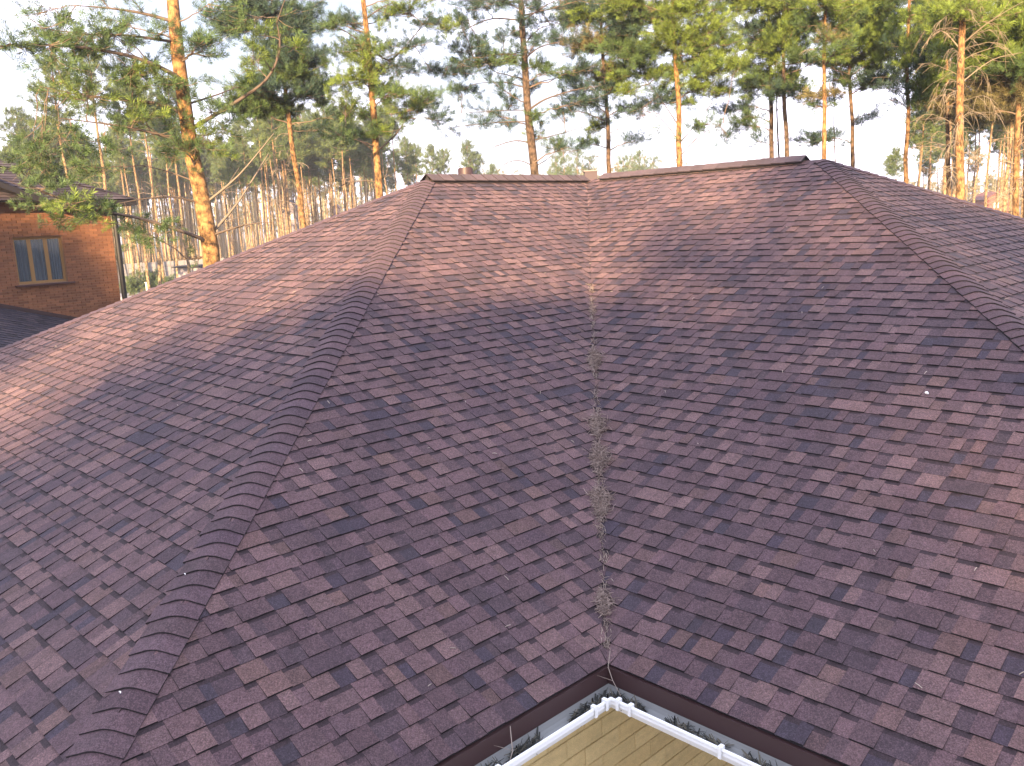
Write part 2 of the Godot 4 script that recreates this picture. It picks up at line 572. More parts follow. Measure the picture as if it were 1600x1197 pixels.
func eaves(house: Node3D, up: Vector3) -> void:
	# F1 eave: along z at x = 0; F2 eave: along x at z = 0.  A point at outward offset o and height h starts on the mitre o
	var far1 := A1 + E3
	var far2 := B2 + E4
	for w in 2:
		var out := Vector3(1, 0, 0) if w == 0 else Vector3(0, 0, 1)
		var along := Vector3(0, 0, 1) if w == 0 else Vector3(1, 0, 0)
		var far := far1 if w == 0 else far2
		var fa := MB.new()
		var prof := [[-0.05, -0.012], [0.016, -0.016], [0.030, -0.150], [0.020, -0.156], [0.012, -0.150]]
		sweep(fa, prof, out, along, far, up, Color.WHITE, false)
		put("eave_trim", fa, M.trim, house)
		var g := MB.new()
		var gp := [[0.034, -0.128]]
		for j in 9:
			var t := PI * j / 8.0
			gp.append([0.098 - 0.064 * cos(t), -0.150 - 0.070 * sin(t)])
		gp.append_array([[0.164, -0.140], [0.160, -0.128], [0.168, -0.120], [0.180, -0.122], [0.184, -0.134], [0.174, -0.146], [0.178, -0.165]])
		for j in 6:
			var t := PI * (1.0 - j / 6.0) * 0.95
			gp.append([0.098 - 0.076 * cos(t), -0.165 - 0.072 * sin(t)])
		sweep(g, gp.slice(9), out, along, far, up, Color.WHITE, true)
		var gut := put("gutter", g, M.gutter, house)
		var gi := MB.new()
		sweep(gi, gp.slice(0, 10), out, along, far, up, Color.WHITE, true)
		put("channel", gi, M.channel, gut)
		for s: float in ([0.235, 0.35, 1.24, 2.4, 3.6] if w == 0 else [0.24, 0.345, 1.05, 1.95, 3.1, 4.3]):
			var k := MB.new()
			k.box(out * 0.172 + along * s + Vector3(0, -0.117, 0) + up, out * 0.020, Vector3(0, 0.012, 0), along * 0.014, Color.WHITE)
			k.box(out * 0.190 + along * s + Vector3(0, -0.150, 0) + up, out * 0.004, Vector3(0, 0.036, 0), along * 0.011, Color.WHITE)
			put("gutter_bracket", k, M.gutter, gut)
		# soffit and an inner board
		var so := MB.new()
		so.quad(out * 0.01 + along * 0.0 + Vector3(0, -0.158, 0) + up, out * 0.01 + along * far + Vector3(0, -0.158, 0) + up, out * -0.6 + along * far + Vector3(0, -0.158, 0) + up, out * -0.6 + along * -0.6 + Vector3(0, -0.158, 0) + up, Vector3.DOWN, Color.WHITE)
		put("soffit", so, M.white, house)
		# needles and grit lying in the gutter
		var lit := MB.new()
		for i in 1500:
			var s := rng.randf_range(0.06, far - 0.1)
			var dens := noise.get_noise_2d(s * 2.2, 40.0 * w) + (0.35 if s < 0.4 else 0.0)
			if dens < -0.18: continue
			var p := out * rng.randf_range(0.06, 0.125) + along * maxf(s, 0.14) + Vector3(0, -0.192 + rng.randf() * 0.03, 0) + up
			var dir := (along * rng.randf_range(-1, 1) + out * rng.randf_range(-0.35, 0.35) + Vector3.UP * rng.randf_range(-0.05, 0.5)).normalized()
			var c := lin(0.035, 0.034, 0.03) if rng.randf() < 0.6 else lin(0.12, 0.105, 0.075)
			var sd := dir.cross(Vector3.UP).normalized() * rng.randf_range(0.003, 0.011)
			var ln := rng.randf_range(0.03, 0.08)
			lit.quad(p - sd, p + sd, p + sd * 0.4 + dir * ln, p - sd * 0.4 + dir * ln, Vector3.UP, c)
		for i in 420:                               # a silt bed in lumps
			var s := rng.randf_range(0.18, far - 0.1)
			if noise.get_noise_2d(s * 2.2, 40.0 * w) < -0.1: continue
			var p := out * rng.randf_range(0.08, 0.112) + along * s + Vector3(0, -0.210, 0) + up
			lit.box(p, out * rng.randf_range(0.012, 0.022), Vector3(0, rng.randf_range(0.008, 0.014), 0), along * rng.randf_range(0.02, 0.05), lin(0.05, 0.047, 0.04) * rng.randf_range(0.6, 1.5))
		var n := put("needle_litter", lit, M.litter, self)
		n.name = numbered("needle_litter")
		n.transform = house.transform
		tag(n, ["dark rotted needles and grit lying in the left white gutter", "dark rotted needles and grit lying in the right white gutter"][w], "litter", "", "stuff")
	needle_clumps(house)

func sweep(mb: MB, prof: Array, out: Vector3, along: Vector3, far: float, up: Vector3, col: Color, smooth: bool) -> void:
	for j in prof.size() - 1:
		var p0: Array = prof[j]
		var p1: Array = prof[j + 1]
		var o0: float = p0[0]
		var h0: float = p0[1]
		var o1: float = p1[0]
		var h1: float = p1[1]
		var nn := (out * (h1 - h0) - Vector3.UP * (o1 - o0)).normalized()
		var a := out * o0 + along * o0 + Vector3.UP * h0 + up
		var b := out * o0 + along * far + Vector3.UP * h0 + up
		var c := out * o1 + along * far + Vector3.UP * h1 + up
		var d := out * o1 + along * o1 + Vector3.UP * h1 + up
		mb.quad(a, b, c, d, -nn, col)

func needle_clumps(house: Node3D) -> void:
	# dry needles caught in the valley: [fraction of the valley from eave to ridge, length, half width, count]
	var dir := (P3(-W2, -W1, RISE)).normalized()
	var n := 0
	var list := [[0.047, 0.26, 0.05, 70, "wispy tuft of dry needles lowest in the roof valley, just above the gutter corner"],
		[0.156, 0.40, 0.075, 260, "dense pile of dry pine needles in the valley, lowest of the large ones"],
		[0.212, 0.44, 0.07, 260, "dense long pile of dry pine needles in the roof valley, middle of the large ones"],
		[0.263, 0.36, 0.07, 190, "pale spiky pile of dry needles in the valley, highest of three joined piles"],
		[0.385, 0.42, 0.065, 200, "separate pile of dry pine needles halfway down the roof valley"],
		[0.50, 0.22, 0.03, 24, "few scattered pale needles in the middle of the roof valley"]]
	for c: Array in list:
		var mid: Vector3 = dir * (Vector3(W1, RISE, W2).length() * c[0]) + Vector3(0, EAVE, 0)
		var mb := MB.new()
		var cx := Vector3(1, 0, 1).normalized()
		cx = (cx - dir * cx.dot(dir)).normalized()
		var ax := dir.cross(Vector3.UP).normalized()
		for i in int(c[3] * 3.2):
			var t := clampf(rng.randfn() * 0.26, -0.75, 0.62)
			var sx: float = c[0] * 40.0
			var wd: float = c[2] * (1.05 - absf(t)) * clampf(0.85 + 1.5 * noise.get_noise_2d(t * 9.0, sx), 0.25, 1.5)
			if noise.get_noise_2d(t * 14.0, sx + 9.0) < -0.25 and rng.randf() < 0.7: continue
			var s := rng.randfn() * 0.55 + 0.6 * noise.get_noise_2d(t * 6.0, sx + 20.0)
			var p := dir * (t * float(c[1])) + ax * s * wd
			p.y += 0.012 + abs(s) * wd * 0.33 + rng.randf() * 0.028
			var dr := (dir * rng.randf_range(-1.0, 0.5) + ax * rng.randf_range(-0.9, 0.9) + Vector3.UP * rng.randf_range(-0.05, 0.4)).normalized()
			var l := rng.randf_range(0.04, 0.085)
			var k := lin(0.38, 0.285, 0.24).lerp(lin(0.14, 0.098, 0.086), rng.randf())
			var e := p + dr * l + Vector3(0, -0.006, 0)
			mb.tube(PackedVector3Array([p, (p + e) * 0.5 + Vector3(rng.randf_range(-0.008, 0.008), 0.006, rng.randf_range(-0.008, 0.008)), e]), PackedFloat32Array([0.0031, 0.0028, 0.0016]), 3, k, k)
		var o := put("needle_pile", mb, M.litter, self)
		o.name = numbered("needle_pile")
		o.transform = house.transform * Transform3D(Basis(), mid)
		tag(o, c[4], "pine needles")
	var line := MB.new()
	var full := Vector3(W1, RISE, W2).length()
	var lx := dir.cross(Vector3.UP).normalized()
	for i in 900:
		var t := rng.randf_range(0.01, 0.58)
		if noise.get_noise_2d(t * 60.0, 5.0) < -0.05 and rng.randf() < 0.8: continue
		var s := rng.randfn() * 0.016
		var p := dir * (t * full) + lx * s + Vector3(0, EAVE + 0.012 + absf(s) * 0.3, 0)
		var dr := (dir * rng.randf_range(-1.0, 1.0) + lx * rng.randf_range(-0.4, 0.4) + Vector3.UP * rng.randf_range(0.0, 0.15)).normalized() * rng.randf_range(0.03, 0.075)
		var k := lin(0.36, 0.28, 0.23).lerp(lin(0.14, 0.10, 0.085), rng.randf())
		line.tube(PackedVector3Array([p, p + dr * 0.5 + Vector3(0, 0.004, 0), p + dr]), PackedFloat32Array([0.0028, 0.0026, 0.0014]), 3, k, k)
	var ln := put("needle_litter", line, M.litter, self)
	ln.name = numbered("needle_litter")
	ln.transform = house.transform
	tag(ln, "thin broken line of single dry needles along the roof valley", "pine needles", "", "stuff")
	# single needles blown over the slopes
	var bits := MB.new()
	for i in 90:
		var k := i % 3
		var p: Vector3
		if k == 0:
			var b := -rng.randf_range(0.2, 6.8)
			p = P3(rng.randf_range(b * 1.14, 1.5 + b * 0.2), b, -b * RISE / W1)
		elif k == 1:
			var a := -rng.randf_range(0.2, 8.0)
			p = P3(a, rng.randf_range(a * 0.87, 3.5 + a * 0.4), -a * RISE / W2)
		else:
			var e := rng.randf_range(0.3, 7.5)
			p = P3(A1 + E3 - e, rng.randf_range(-13.0 + e * 0.6, -1.0 - e * 0.9), e * RISE / E3)
		p.y += EAVE + 0.019
		var an := rng.randf() * TAU
		var d := Vector3(cos(an), 0, sin(an)) * rng.randf_range(0.025, 0.06)
		d.y = 0.0
		var sl := Vector3(RISE / W1, 1, 0) if k == 0 else (Vector3(0, 1, RISE / W2) if k == 1 else Vector3(0, 1, RISE / E3))
		sl = sl.normalized()
		d -= sl * d.dot(sl)
		var cl := lin(0.40, 0.33, 0.27) * rng.randf_range(0.6, 1.2)
		bits.tube(PackedVector3Array([p, p + d * 0.5 + sl * 0.004, p + d]), PackedFloat32Array([0.0028, 0.003, 0.002]), 4, cl, cl)
	var bo := put("needle_litter", bits, M.litter, self)
	bo.name = numbered("needle_litter")
	bo.transform = house.transform
	tag(bo, "single pale needles and bark crumbs scattered over the roof slopes", "pine needles", "", "stuff")
	for q: Array in [[Vector3(0.920, 1.526, -3.260), "small white fluff lying on the slope right of the valley", 0.016], [Vector3(-1.143, 0.610, 2.916), "lower white speck on the caps of the left hip", 0.006], [Vector3(-1.784, 0.920, 2.219), "upper white speck on the caps of the left hip", 0.005]]:
		var sp := MB.new()
		var rr: float = q[2]
		var sv := PackedVector3Array()
		for j in 5:
			sv.append(Vector3(rr * 2.2 * (j / 4.0 - 0.5), 0.004 * sin(j * 1.3), rr * 0.4 * sin(j * 2.0)))
		sp.tube(sv, PackedFloat32Array([rr * 0.15, rr * 0.7, rr * 0.9, rr * 0.55, rr * 0.1]), 7, lin(0.8, 0.78, 0.76), lin(0.8, 0.78, 0.76))
		var so := put("fluff", sp, M.litter, self)
		so.name = numbered("fluff")
		so.transform = house.transform * Transform3D(Basis(), q[0] + Vector3(0, EAVE, 0))
		tag(so, q[1], "fluff")
	# two loose twigs by the gutters
	var tw := [[Vector3(0.0, 0.01, 0.0), [Vector3(0.03, 0.10, 0.0), Vector3(0.05, 0.0, 0.05), Vector3(0.09, -0.09, 0.05), Vector3(0.20, -0.14, 0.10)], "thin curved twig hanging from the valley end into the gutter corner"],
		[Vector3(0.05, -0.05, 1.02), [Vector3(-0.03, 0.03, -0.03), Vector3(0.03, -0.02, 0.02), Vector3(0.07, -0.06, 0.05), Vector3(0.12, -0.08, 0.13)], "pale forked twig lying across the left gutter"]]
	for q: Array in tw:
		var mb := MB.new()
		var pts := PackedVector3Array(q[1])
		mb.tube(pts, PackedFloat32Array([0.003, 0.0035, 0.003, 0.002]), 5, lin(0.3, 0.24, 0.2), lin(0.3, 0.24, 0.2))
		mb.tube(PackedVector3Array([pts[2], pts[2] + Vector3(-0.04, 0.03, 0.05), pts[2] + Vector3(-0.05, 0.07, 0.11)]), PackedFloat32Array([0.002, 0.002, 0.001]), 4, lin(0.3, 0.24, 0.2), lin(0.3, 0.24, 0.2))
		var o := put("twig", mb, M.litter, self)
		o.name = numbered("twig")
		o.transform = house.transform * Transform3D(Basis(), q[0] + Vector3(0, EAVE, 0))
		tag(o, q[2], "twig")

func walls(house: Node3D) -> void:
	# yellow block wall of the left wing, running on behind the open porch of the right wing
	var mb := MB.new()
	mb.box(Vector3(-0.36, 1.42, 0.2), Vector3(0.10, 0, 0), Vector3(0, 1.42, 0), Vector3(0, 0, 4.0), Color.WHITE)
	var wall := put("block_wall", mb, M.mortar, house)
	var bh := 0.158
	var bl := 0.40
	for r in 18:
		var z := -3.6 + (0.2 if r % 2 == 0 else 0.0)
		while z < 3.9:
			var y := 0.01 + bh * r
			var c := lin(0.88, 0.68, 0.34).lerp(lin(0.80, 0.60, 0.29), rng.randf()) * rng.randf_range(0.92, 1.06)
			if z > -3.3 and z < 1.6 and y > 0.2:
				var b := MB.new()
				bevel_block(b, Vector3(0, bh * 0.5 - 0.003, bl * 0.5 - 0.003), 0.02, c)
				put("block", b, M.block, wall, Vector3(-0.255 + rng.randf_range(-0.002, 0.002), y + bh * 0.5, z + bl * 0.5))
			z += bl
	# the other walls, plain, closing the house
	var w2 := MB.new()
	for q: Array in [[P3(A1 + E3 - 0.6, -2 * W1 + 0.6, 0), P3(A1 + E3 - 0.6, -0.47, 0)], [P3(A1 + E3 - 0.6, -2 * W1 + 0.6, 0), P3(-2 * W2 + 0.6, -2 * W1 + 0.6, 0)], [P3(-2 * W2 + 0.6, -2 * W1 + 0.6, 0), P3(-2 * W2 + 0.6, B2 + E4 - 0.6, 0)], [P3(-3.9, -0.47, 0), P3(-3.9, B2 + E4 - 0.6, 0)], [P3(-3.9, B2 + E4 - 0.6, 0), P3(-2 * W2 + 0.6, B2 + E4 - 0.6, 0)]]:
		var a: Vector3 = q[0]
		var b: Vector3 = q[1]
		var m := (a + b) * 0.5
		var d := (b - a).normalized()
		w2.box(Vector3(m.x, 1.41, m.z), d * (a.distance_to(b) * 0.5), Vector3(0, 1.41, 0), d.cross(Vector3.UP) * 0.12, lin(0.58, 0.41, 0.165))
	put("wall", w2, M.block, house)
	# porch floor and courtyard paving
	var pv := MB.new()
	pv.box(Vector3(4.0, 0.02, 0.5), Vector3(4.3, 0, 0), Vector3(0, 0.04, 0), Vector3(0, 0, 4.2), lin(0.72, 0.68, 0.60))
	var p := put("paved_court", pv, M.block, self)
	p.transform = house.transform
	p.set_meta("kind", "structure")
	tag(p, "pale paved courtyard below the white gutters", "paving")
	# outer eaves: fascia at the far sides
	var fb := MB.new()
	var lo := Vector3(0, EAVE - 0.085, 0)
	for q: Array in [[P3(A1 + E3, -2 * W1, 0), P3(A1 + E3, 0, 0)], [P3(A1 + E3, -2 * W1, 0), P3(-2 * W2, -2 * W1, 0)], [P3(-2 * W2, -2 * W1, 0), P3(-2 * W2, B2 + E4, 0)], [P3(-2 * W2, B2 + E4, 0), P3(0, B2 + E4, 0)]]:
		var a: Vector3 = q[0]
		var b: Vector3 = q[1]
		var d := (b - a).normalized()
		fb.box((a + b) * 0.5 + lo, d * (a.distance_to(b) * 0.5 - 0.03), Vector3(0, 0.075, 0), d.cross(Vector3.UP) * 0.012, Color.WHITE)
	put("fascia", fb, M.trim, house)

func bevel_block(mb: MB, half: Vector3, depth: float, c: Color) -> void:   # a block face toward +x with chamfered edges
	var y := half.y
	var z := half.z
	var i := 0.005
	var f := [Vector3(depth, -y + i, -z + i), Vector3(depth, y - i, -z + i), Vector3(depth, y - i, z - i), Vector3(depth, -y + i, z - i)]
	var o := [Vector3(depth - i, -y, -z), Vector3(depth - i, y, -z), Vector3(depth - i, y, z), Vector3(depth - i, -y, z)]
	mb.quad(f[0], f[1], f[2], f[3], Vector3.RIGHT, c)
	for k in 4:
		var k2 := (k + 1) % 4
		mb.flat(f[k], f[k2], o[k2], o[k], Vector3.ZERO, c)
		mb.flat(o[k], o[k2], o[k2] - Vector3(depth, 0, 0), o[k] - Vector3(depth, 0, 0), Vector3.ZERO, c)

# ---------------------------------------------------------------- the brick house next door
func neighbour_house() -> void:
	# local axes: x along the wall (0 at its right corner), z out of the wall
	var pos := Vector3(-12.22, 0, -27.4)
	var h := thing("brick_house", "orange brick house with a dark purple roof, behind a pine branch at left", "house", "", pos, 0.8378)
	var wl := MB.new()
	var mortar := lin(0.24, 0.14, 0.085)
	for q: Array in [[-10.0, -2.87, 0.0, 7.3], [-1.50, 0.0, 0.0, 7.3], [-2.87, -1.50, 0.0, 5.0], [-2.87, -1.50, 6.34, 7.3]]:
		wl.box(Vector3((q[0] + q[1]) * 0.5, (q[2] + q[3]) * 0.5, -0.21), Vector3((q[1] - q[0]) * 0.5, 0, 0), Vector3(0, (q[3] - q[2]) * 0.5, 0), Vector3(0, 0, 0.19), mortar)
	wl.box(Vector3(-5.0, 3.65, -4.4), Vector3(4.99, 0, 0), Vector3(0, 3.64, 0), Vector3(0, 0, 3.6), lin(0.03, 0.03, 0.03))
	var wall := put("wall", wl, M.paint, h)
	var ga := MB.new()                              # the gable of the cross wing, flush with the wall
	ga.quad(Vector3(-10.0, 7.2, -0.022), Vector3(-2.05, 7.2, -0.022), Vector3(-6.0, 8.85, -0.022), Vector3(-6.0, 8.85, -0.022), Vector3(0, 0, 1), lin(0.30, 0.17, 0.10))
	put("gable", ga, M.paint, h)
	var bk := MB.new()
	var wx0 := -2.87
	var wx1 := -1.50
	var wy0 := 5.0
	var wy1 := 6.34
	for r in 80:
		var y := 2.9 + r * 0.077
		if y > 8.6: break
		var x := -4.2 - (0.13 if r % 2 == 1 else 0.0)
		while x < 0.0:
			var x1 := minf(x + 0.25, 0.0)
			var c := lin(0.35, 0.150, 0.074).lerp(lin(0.235, 0.098, 0.050), rng.randf()) * rng.randf_range(0.85, 1.12)
			var yc := y + 0.0335
			var lim := 7.2 if x > -2.05 else 7.2 + (-2.05 - x) * 0.418
			if yc < lim:
				var parts := [[x, x1]]
				if yc > wy0 - 0.02 and yc < wy1 and x < wx1 and x1 > wx0:
					parts = []
					if x < wx0 - 0.03: parts.append([x, wx0])
					if x1 > wx1 + 0.03: parts.append([wx1, x1])
				for q: Array in parts:
					var d := 0.012 + rng.randf() * 0.006
					bk.box(Vector3((q[0] + q[1]) * 0.5, yc, d * 0.5 - 0.012), Vector3((q[1] - q[0]) * 0.5 - 0.005, 0, 0), Vector3(0, 0.0335, 0), Vector3(0, 0, d * 0.5 + 0.012), c)
			x = x1 + 0.0001
			if x1 >= 0.0: break
	tag(put("bricks", bk, M.block, wall), "", "", "", "stuff")
	var re := MB.new()                              # right end of the house, facing the yard
	re.quad(Vector3(0.003, 0, 0), Vector3(0.003, 7.3, 0), Vector3(0.003, 7.3, -8), Vector3(0.003, 0, -8), Vector3.RIGHT, lin(0.34, 0.14, 0.06))
	put("side_wall", re, M.block, h)
	# window: reveals, dark room, frame, panes, curtains
	var wn := MB.new()
	var cx := (wx0 + wx1) * 0.5
	var cy := (wy0 + wy1) * 0.5
	for x: float in [wx0 + 0.035, wx1 - 0.035]:
		wn.box(Vector3(x, cy, 0.0), Vector3(0.035, 0, 0), Vector3(0, (wy1 - wy0) * 0.5, 0), Vector3(0, 0, 0.012), Color.WHITE)
	for y: float in [wy0 + 0.035, wy1 - 0.035]:
		wn.box(Vector3(cx, y, 0.0), Vector3((wx1 - wx0) * 0.5 - 0.07, 0, 0), Vector3(0, 0.035, 0), Vector3(0, 0, 0.0115), Color.WHITE)
	var cw := (wx1 - wx0) / 3.0
	var win := put("window", wn, M.wood, h, Vector3(0, 0, -0.13))
	for j in 2:
		var mu := MB.new()
		mu.box(Vector3(wx0 + cw * (j + 1), cy, 0.002), Vector3(0.055, 0, 0), Vector3(0, (wy1 - wy0) * 0.5 - 0.07, 0), Vector3(0, 0, 0.011), Color.WHITE)
		mu.box(Vector3(wx0 + cw * (j + 1), cy, 0.012), Vector3(0.012, 0, 0), Vector3(0, (wy1 - wy0) * 0.5 - 0.07, 0), Vector3(0, 0, 0.006), Color.WHITE)
		put("mullion", mu, M.wood, win)
	var cu := MB.new()
	for i in 60:
		var x0 := wx0 + 0.07 + (wx1 - wx0 - 0.14) * i / 60.0
		var x1 := wx0 + 0.07 + (wx1 - wx0 - 0.14) * (i + 1) / 60.0
		var z0 := -0.07 + 0.03 * sin(i * 1.1)
		var z1 := -0.07 + 0.03 * sin((i + 1) * 1.1)
		var nn := Vector3(-(z1 - z0), 0, x1 - x0).normalized()
		var k := clampf(0.45 + 1.1 * noise.get_noise_2d(i * 1.4, 3.0), 0.0, 1.0)
		cu.quad(Vector3(x0, wy0 + 0.05, z0), Vector3(x1, wy0 + 0.05, z1), Vector3(x1, wy1 - 0.05, z1), Vector3(x0, wy1 - 0.05, z0), nn, lin(0.014, 0.022, 0.032).lerp(lin(0.11, 0.14, 0.17), k * k))
	put("curtain", cu, M.curtain, win)
	for j in 3:
		var pn := MB.new()
		var xa := wx0 + cw * j + 0.06
		var xb := wx0 + cw * (j + 1) - 0.06
		pn.quad(Vector3(xa, wy0 + 0.07, 0.006), Vector3(xb, wy0 + 0.07, 0.006), Vector3(xb, wy1 - 0.07, 0.006), Vector3(xa, wy1 - 0.07, 0.006), Vector3(0, 0, 1), Color.WHITE)
		put("pane", pn, M.glass, win)
	var sl := MB.new()
	sl.box(Vector3(cx + 0.02, wy0 - 0.045, 0.18), Vector3(0.82, 0, 0), Vector3(0, 0.025, 0), Vector3(0, 0, 0.08), Color.WHITE)
	put("sill", sl, mat(lin(0.06, 0.022, 0.02), 0.5), win)
	# roof: hip plane over the right part, cross gable at left
	var r := MB.new()
	var tip := Vector3(0.62, 7.36, 0.6)
	var pk := Vector3(-6.2, 9.78, -3.6)
	var e0 := Vector3(-2.05, 7.36, 0.6)
	var dp := lin(0.060, 0.042, 0.062)
	tabs_plane(r, e0 + Vector3(-3.9, 0, 0), tip, Vector3(-4.0, 9.55, -3.6), pk, dp, 4)
	tabs_plane(r, tip, tip + Vector3(0, 0, -8.6), pk + Vector3(0, 0, -0.6), pk, dp, 5)
	var roof := put("roof", r, M.shingle, h)
	var gr := MB.new()
	tabs_plane(gr, Vector3(-1.55, 7.20, 0.62), Vector3(-5.0, 8.8, -3.6) + Vector3(1.2, -0.3, 0.4), Vector3(-6.0, 9.06, -1.0), Vector3(-6.0, 9.06, 0.62), lin(0.042, 0.030, 0.048), 6)
	put("gable_roof", gr, M.shingle, roof)
	var fs := MB.new()                              # eave board, boxed soffit and rake board
	fs.box(Vector3(-0.72, 7.26, 0.575), Vector3(1.32, 0, 0), Vector3(0, 0.08, 0), Vector3(0, 0, 0.015), Color.WHITE)
	fs.box(Vector3(0.60, 7.26, -3.6), Vector3(0.015, 0, 0), Vector3(0, 0.08, 0), Vector3(0, 0, 4.18), Color.WHITE)
	fs.box(Vector3(-0.72, 7.205, 0.28), Vector3(1.30, 0, 0), Vector3(0, 0.012, 0), Vector3(0, 0, 0.28), Color.WHITE)
	fs.box(Vector3(0.30, 7.206, -3.9), Vector3(0.28, 0, 0), Vector3(0, 0.011, 0), Vector3(0, 0, 3.9), Color.WHITE)
	var rk := Vector3(-4.45, 1.86, 0)
	fs.box(Vector3(-1.55, 7.12, 0.60) + rk * 0.5, rk * 0.5, rk.normalized().cross(Vector3(0, 0, -1)) * 0.075, Vector3(0, 0, 0.02), Color.WHITE)
	fs.box(Vector3(-1.60, 7.06, 0.29) + rk * 0.5, rk * 0.5, rk.normalized().cross(Vector3(0, 0, -1)) * 0.012, Vector3(0, 0, 0.29), Color.WHITE)
	put("fascia", fs, M.dark, h)
	var dpipe := MB.new()
	dpipe.tube(PackedVector3Array([Vector3(0.10, 7.2, 0.10), Vector3(0.10, 6.9, 0.09), Vector3(0.10, 0.1, 0.09)]), PackedFloat32Array([0.08, 0.08, 0.08]), 10, Color.WHITE, Color.WHITE)
	put("downpipe", dpipe, mat(lin(0.007, 0.006, 0.007), 0.6), h)
	# lower roof leaning against the wall
	var lr := MB.new()
	tabs_plane(lr, Vector3(-6.0, 5.22 - 0.05, 0.02) + Vector3(0, -1.2, 3.6), Vector3(1.4, 2.93, 0.02) + Vector3(0, -1.2, 3.6), Vector3(1.4, 2.93, 0.02), Vector3(-6.0, 5.17, 0.02), lin(0.085, 0.07, 0.095), 7)
	put("porch_roof", lr, M.shingle, h)
	var fl := MB.new()
	var dd := Vector3(7.4, -2.24, 0)
	fl.box(Vector3(-2.3, 4.11, 0.05), dd * 0.5, Vector3(0.04, 0.13, 0).normalized() * 0.05, Vector3(0, 0, 0.02), Color.WHITE)
	put("flashing", fl, M.trim, h)

func tabs_plane(mb: MB, a: Vector3, b: Vector3, c: Vector3, d: Vector3, base: Color, sd: int) -> void:   # mottled tabs on a four-cornered roof plane, a-b the eave
	var nn := (b - a).cross(d - a).normalized()
	if nn.y < 0.0: nn = -nn
	mb.quad(a, b, c, d, nn, base * 0.7)
	mb.quad(a - nn * 0.05, b - nn * 0.05, c - nn * 0.05, d - nn * 0.05, -nn, base * 0.5)
	var rows := int(ceil(((a + b) * 0.5).distance_to((c + d) * 0.5) / 0.2))
	for k in rows:
		var t0 := float(k) / rows
		var t1 := float(k + 1) / rows
		var p0 := a.lerp(d, t0)
		var p1 := b.lerp(c, t0)
		var q0 := a.lerp(d, t1)
		var q1 := b.lerp(c, t1)
		var n := maxi(1, int(p0.distance_to(p1) / 0.27))
		for j in n:
			var s0 := float(j) / n
			var s1 := float(j + 1) / n
			var col := base
			if rng.randf() < 0.33: col = base.lerp(lin(0.17, 0.125, 0.145), rng.randf_range(0.25, 0.75))
			elif rng.randf() < 0.3: col = base * 0.65
			var lift := nn * 0.018
			mb.quad(p0.lerp(p1, s0) + lift, p0.lerp(p1, s1) + lift, q0.lerp(q1, s1) + nn * 0.004, q0.lerp(q1, s0) + nn * 0.004, nn, col)
			mb.quad(p0.lerp(p1, s0) + lift, p0.lerp(p1, s1) + lift, p0.lerp(p1, s1), p0.lerp(p1, s0), (p0 - q0).normalized(), base * 0.5)

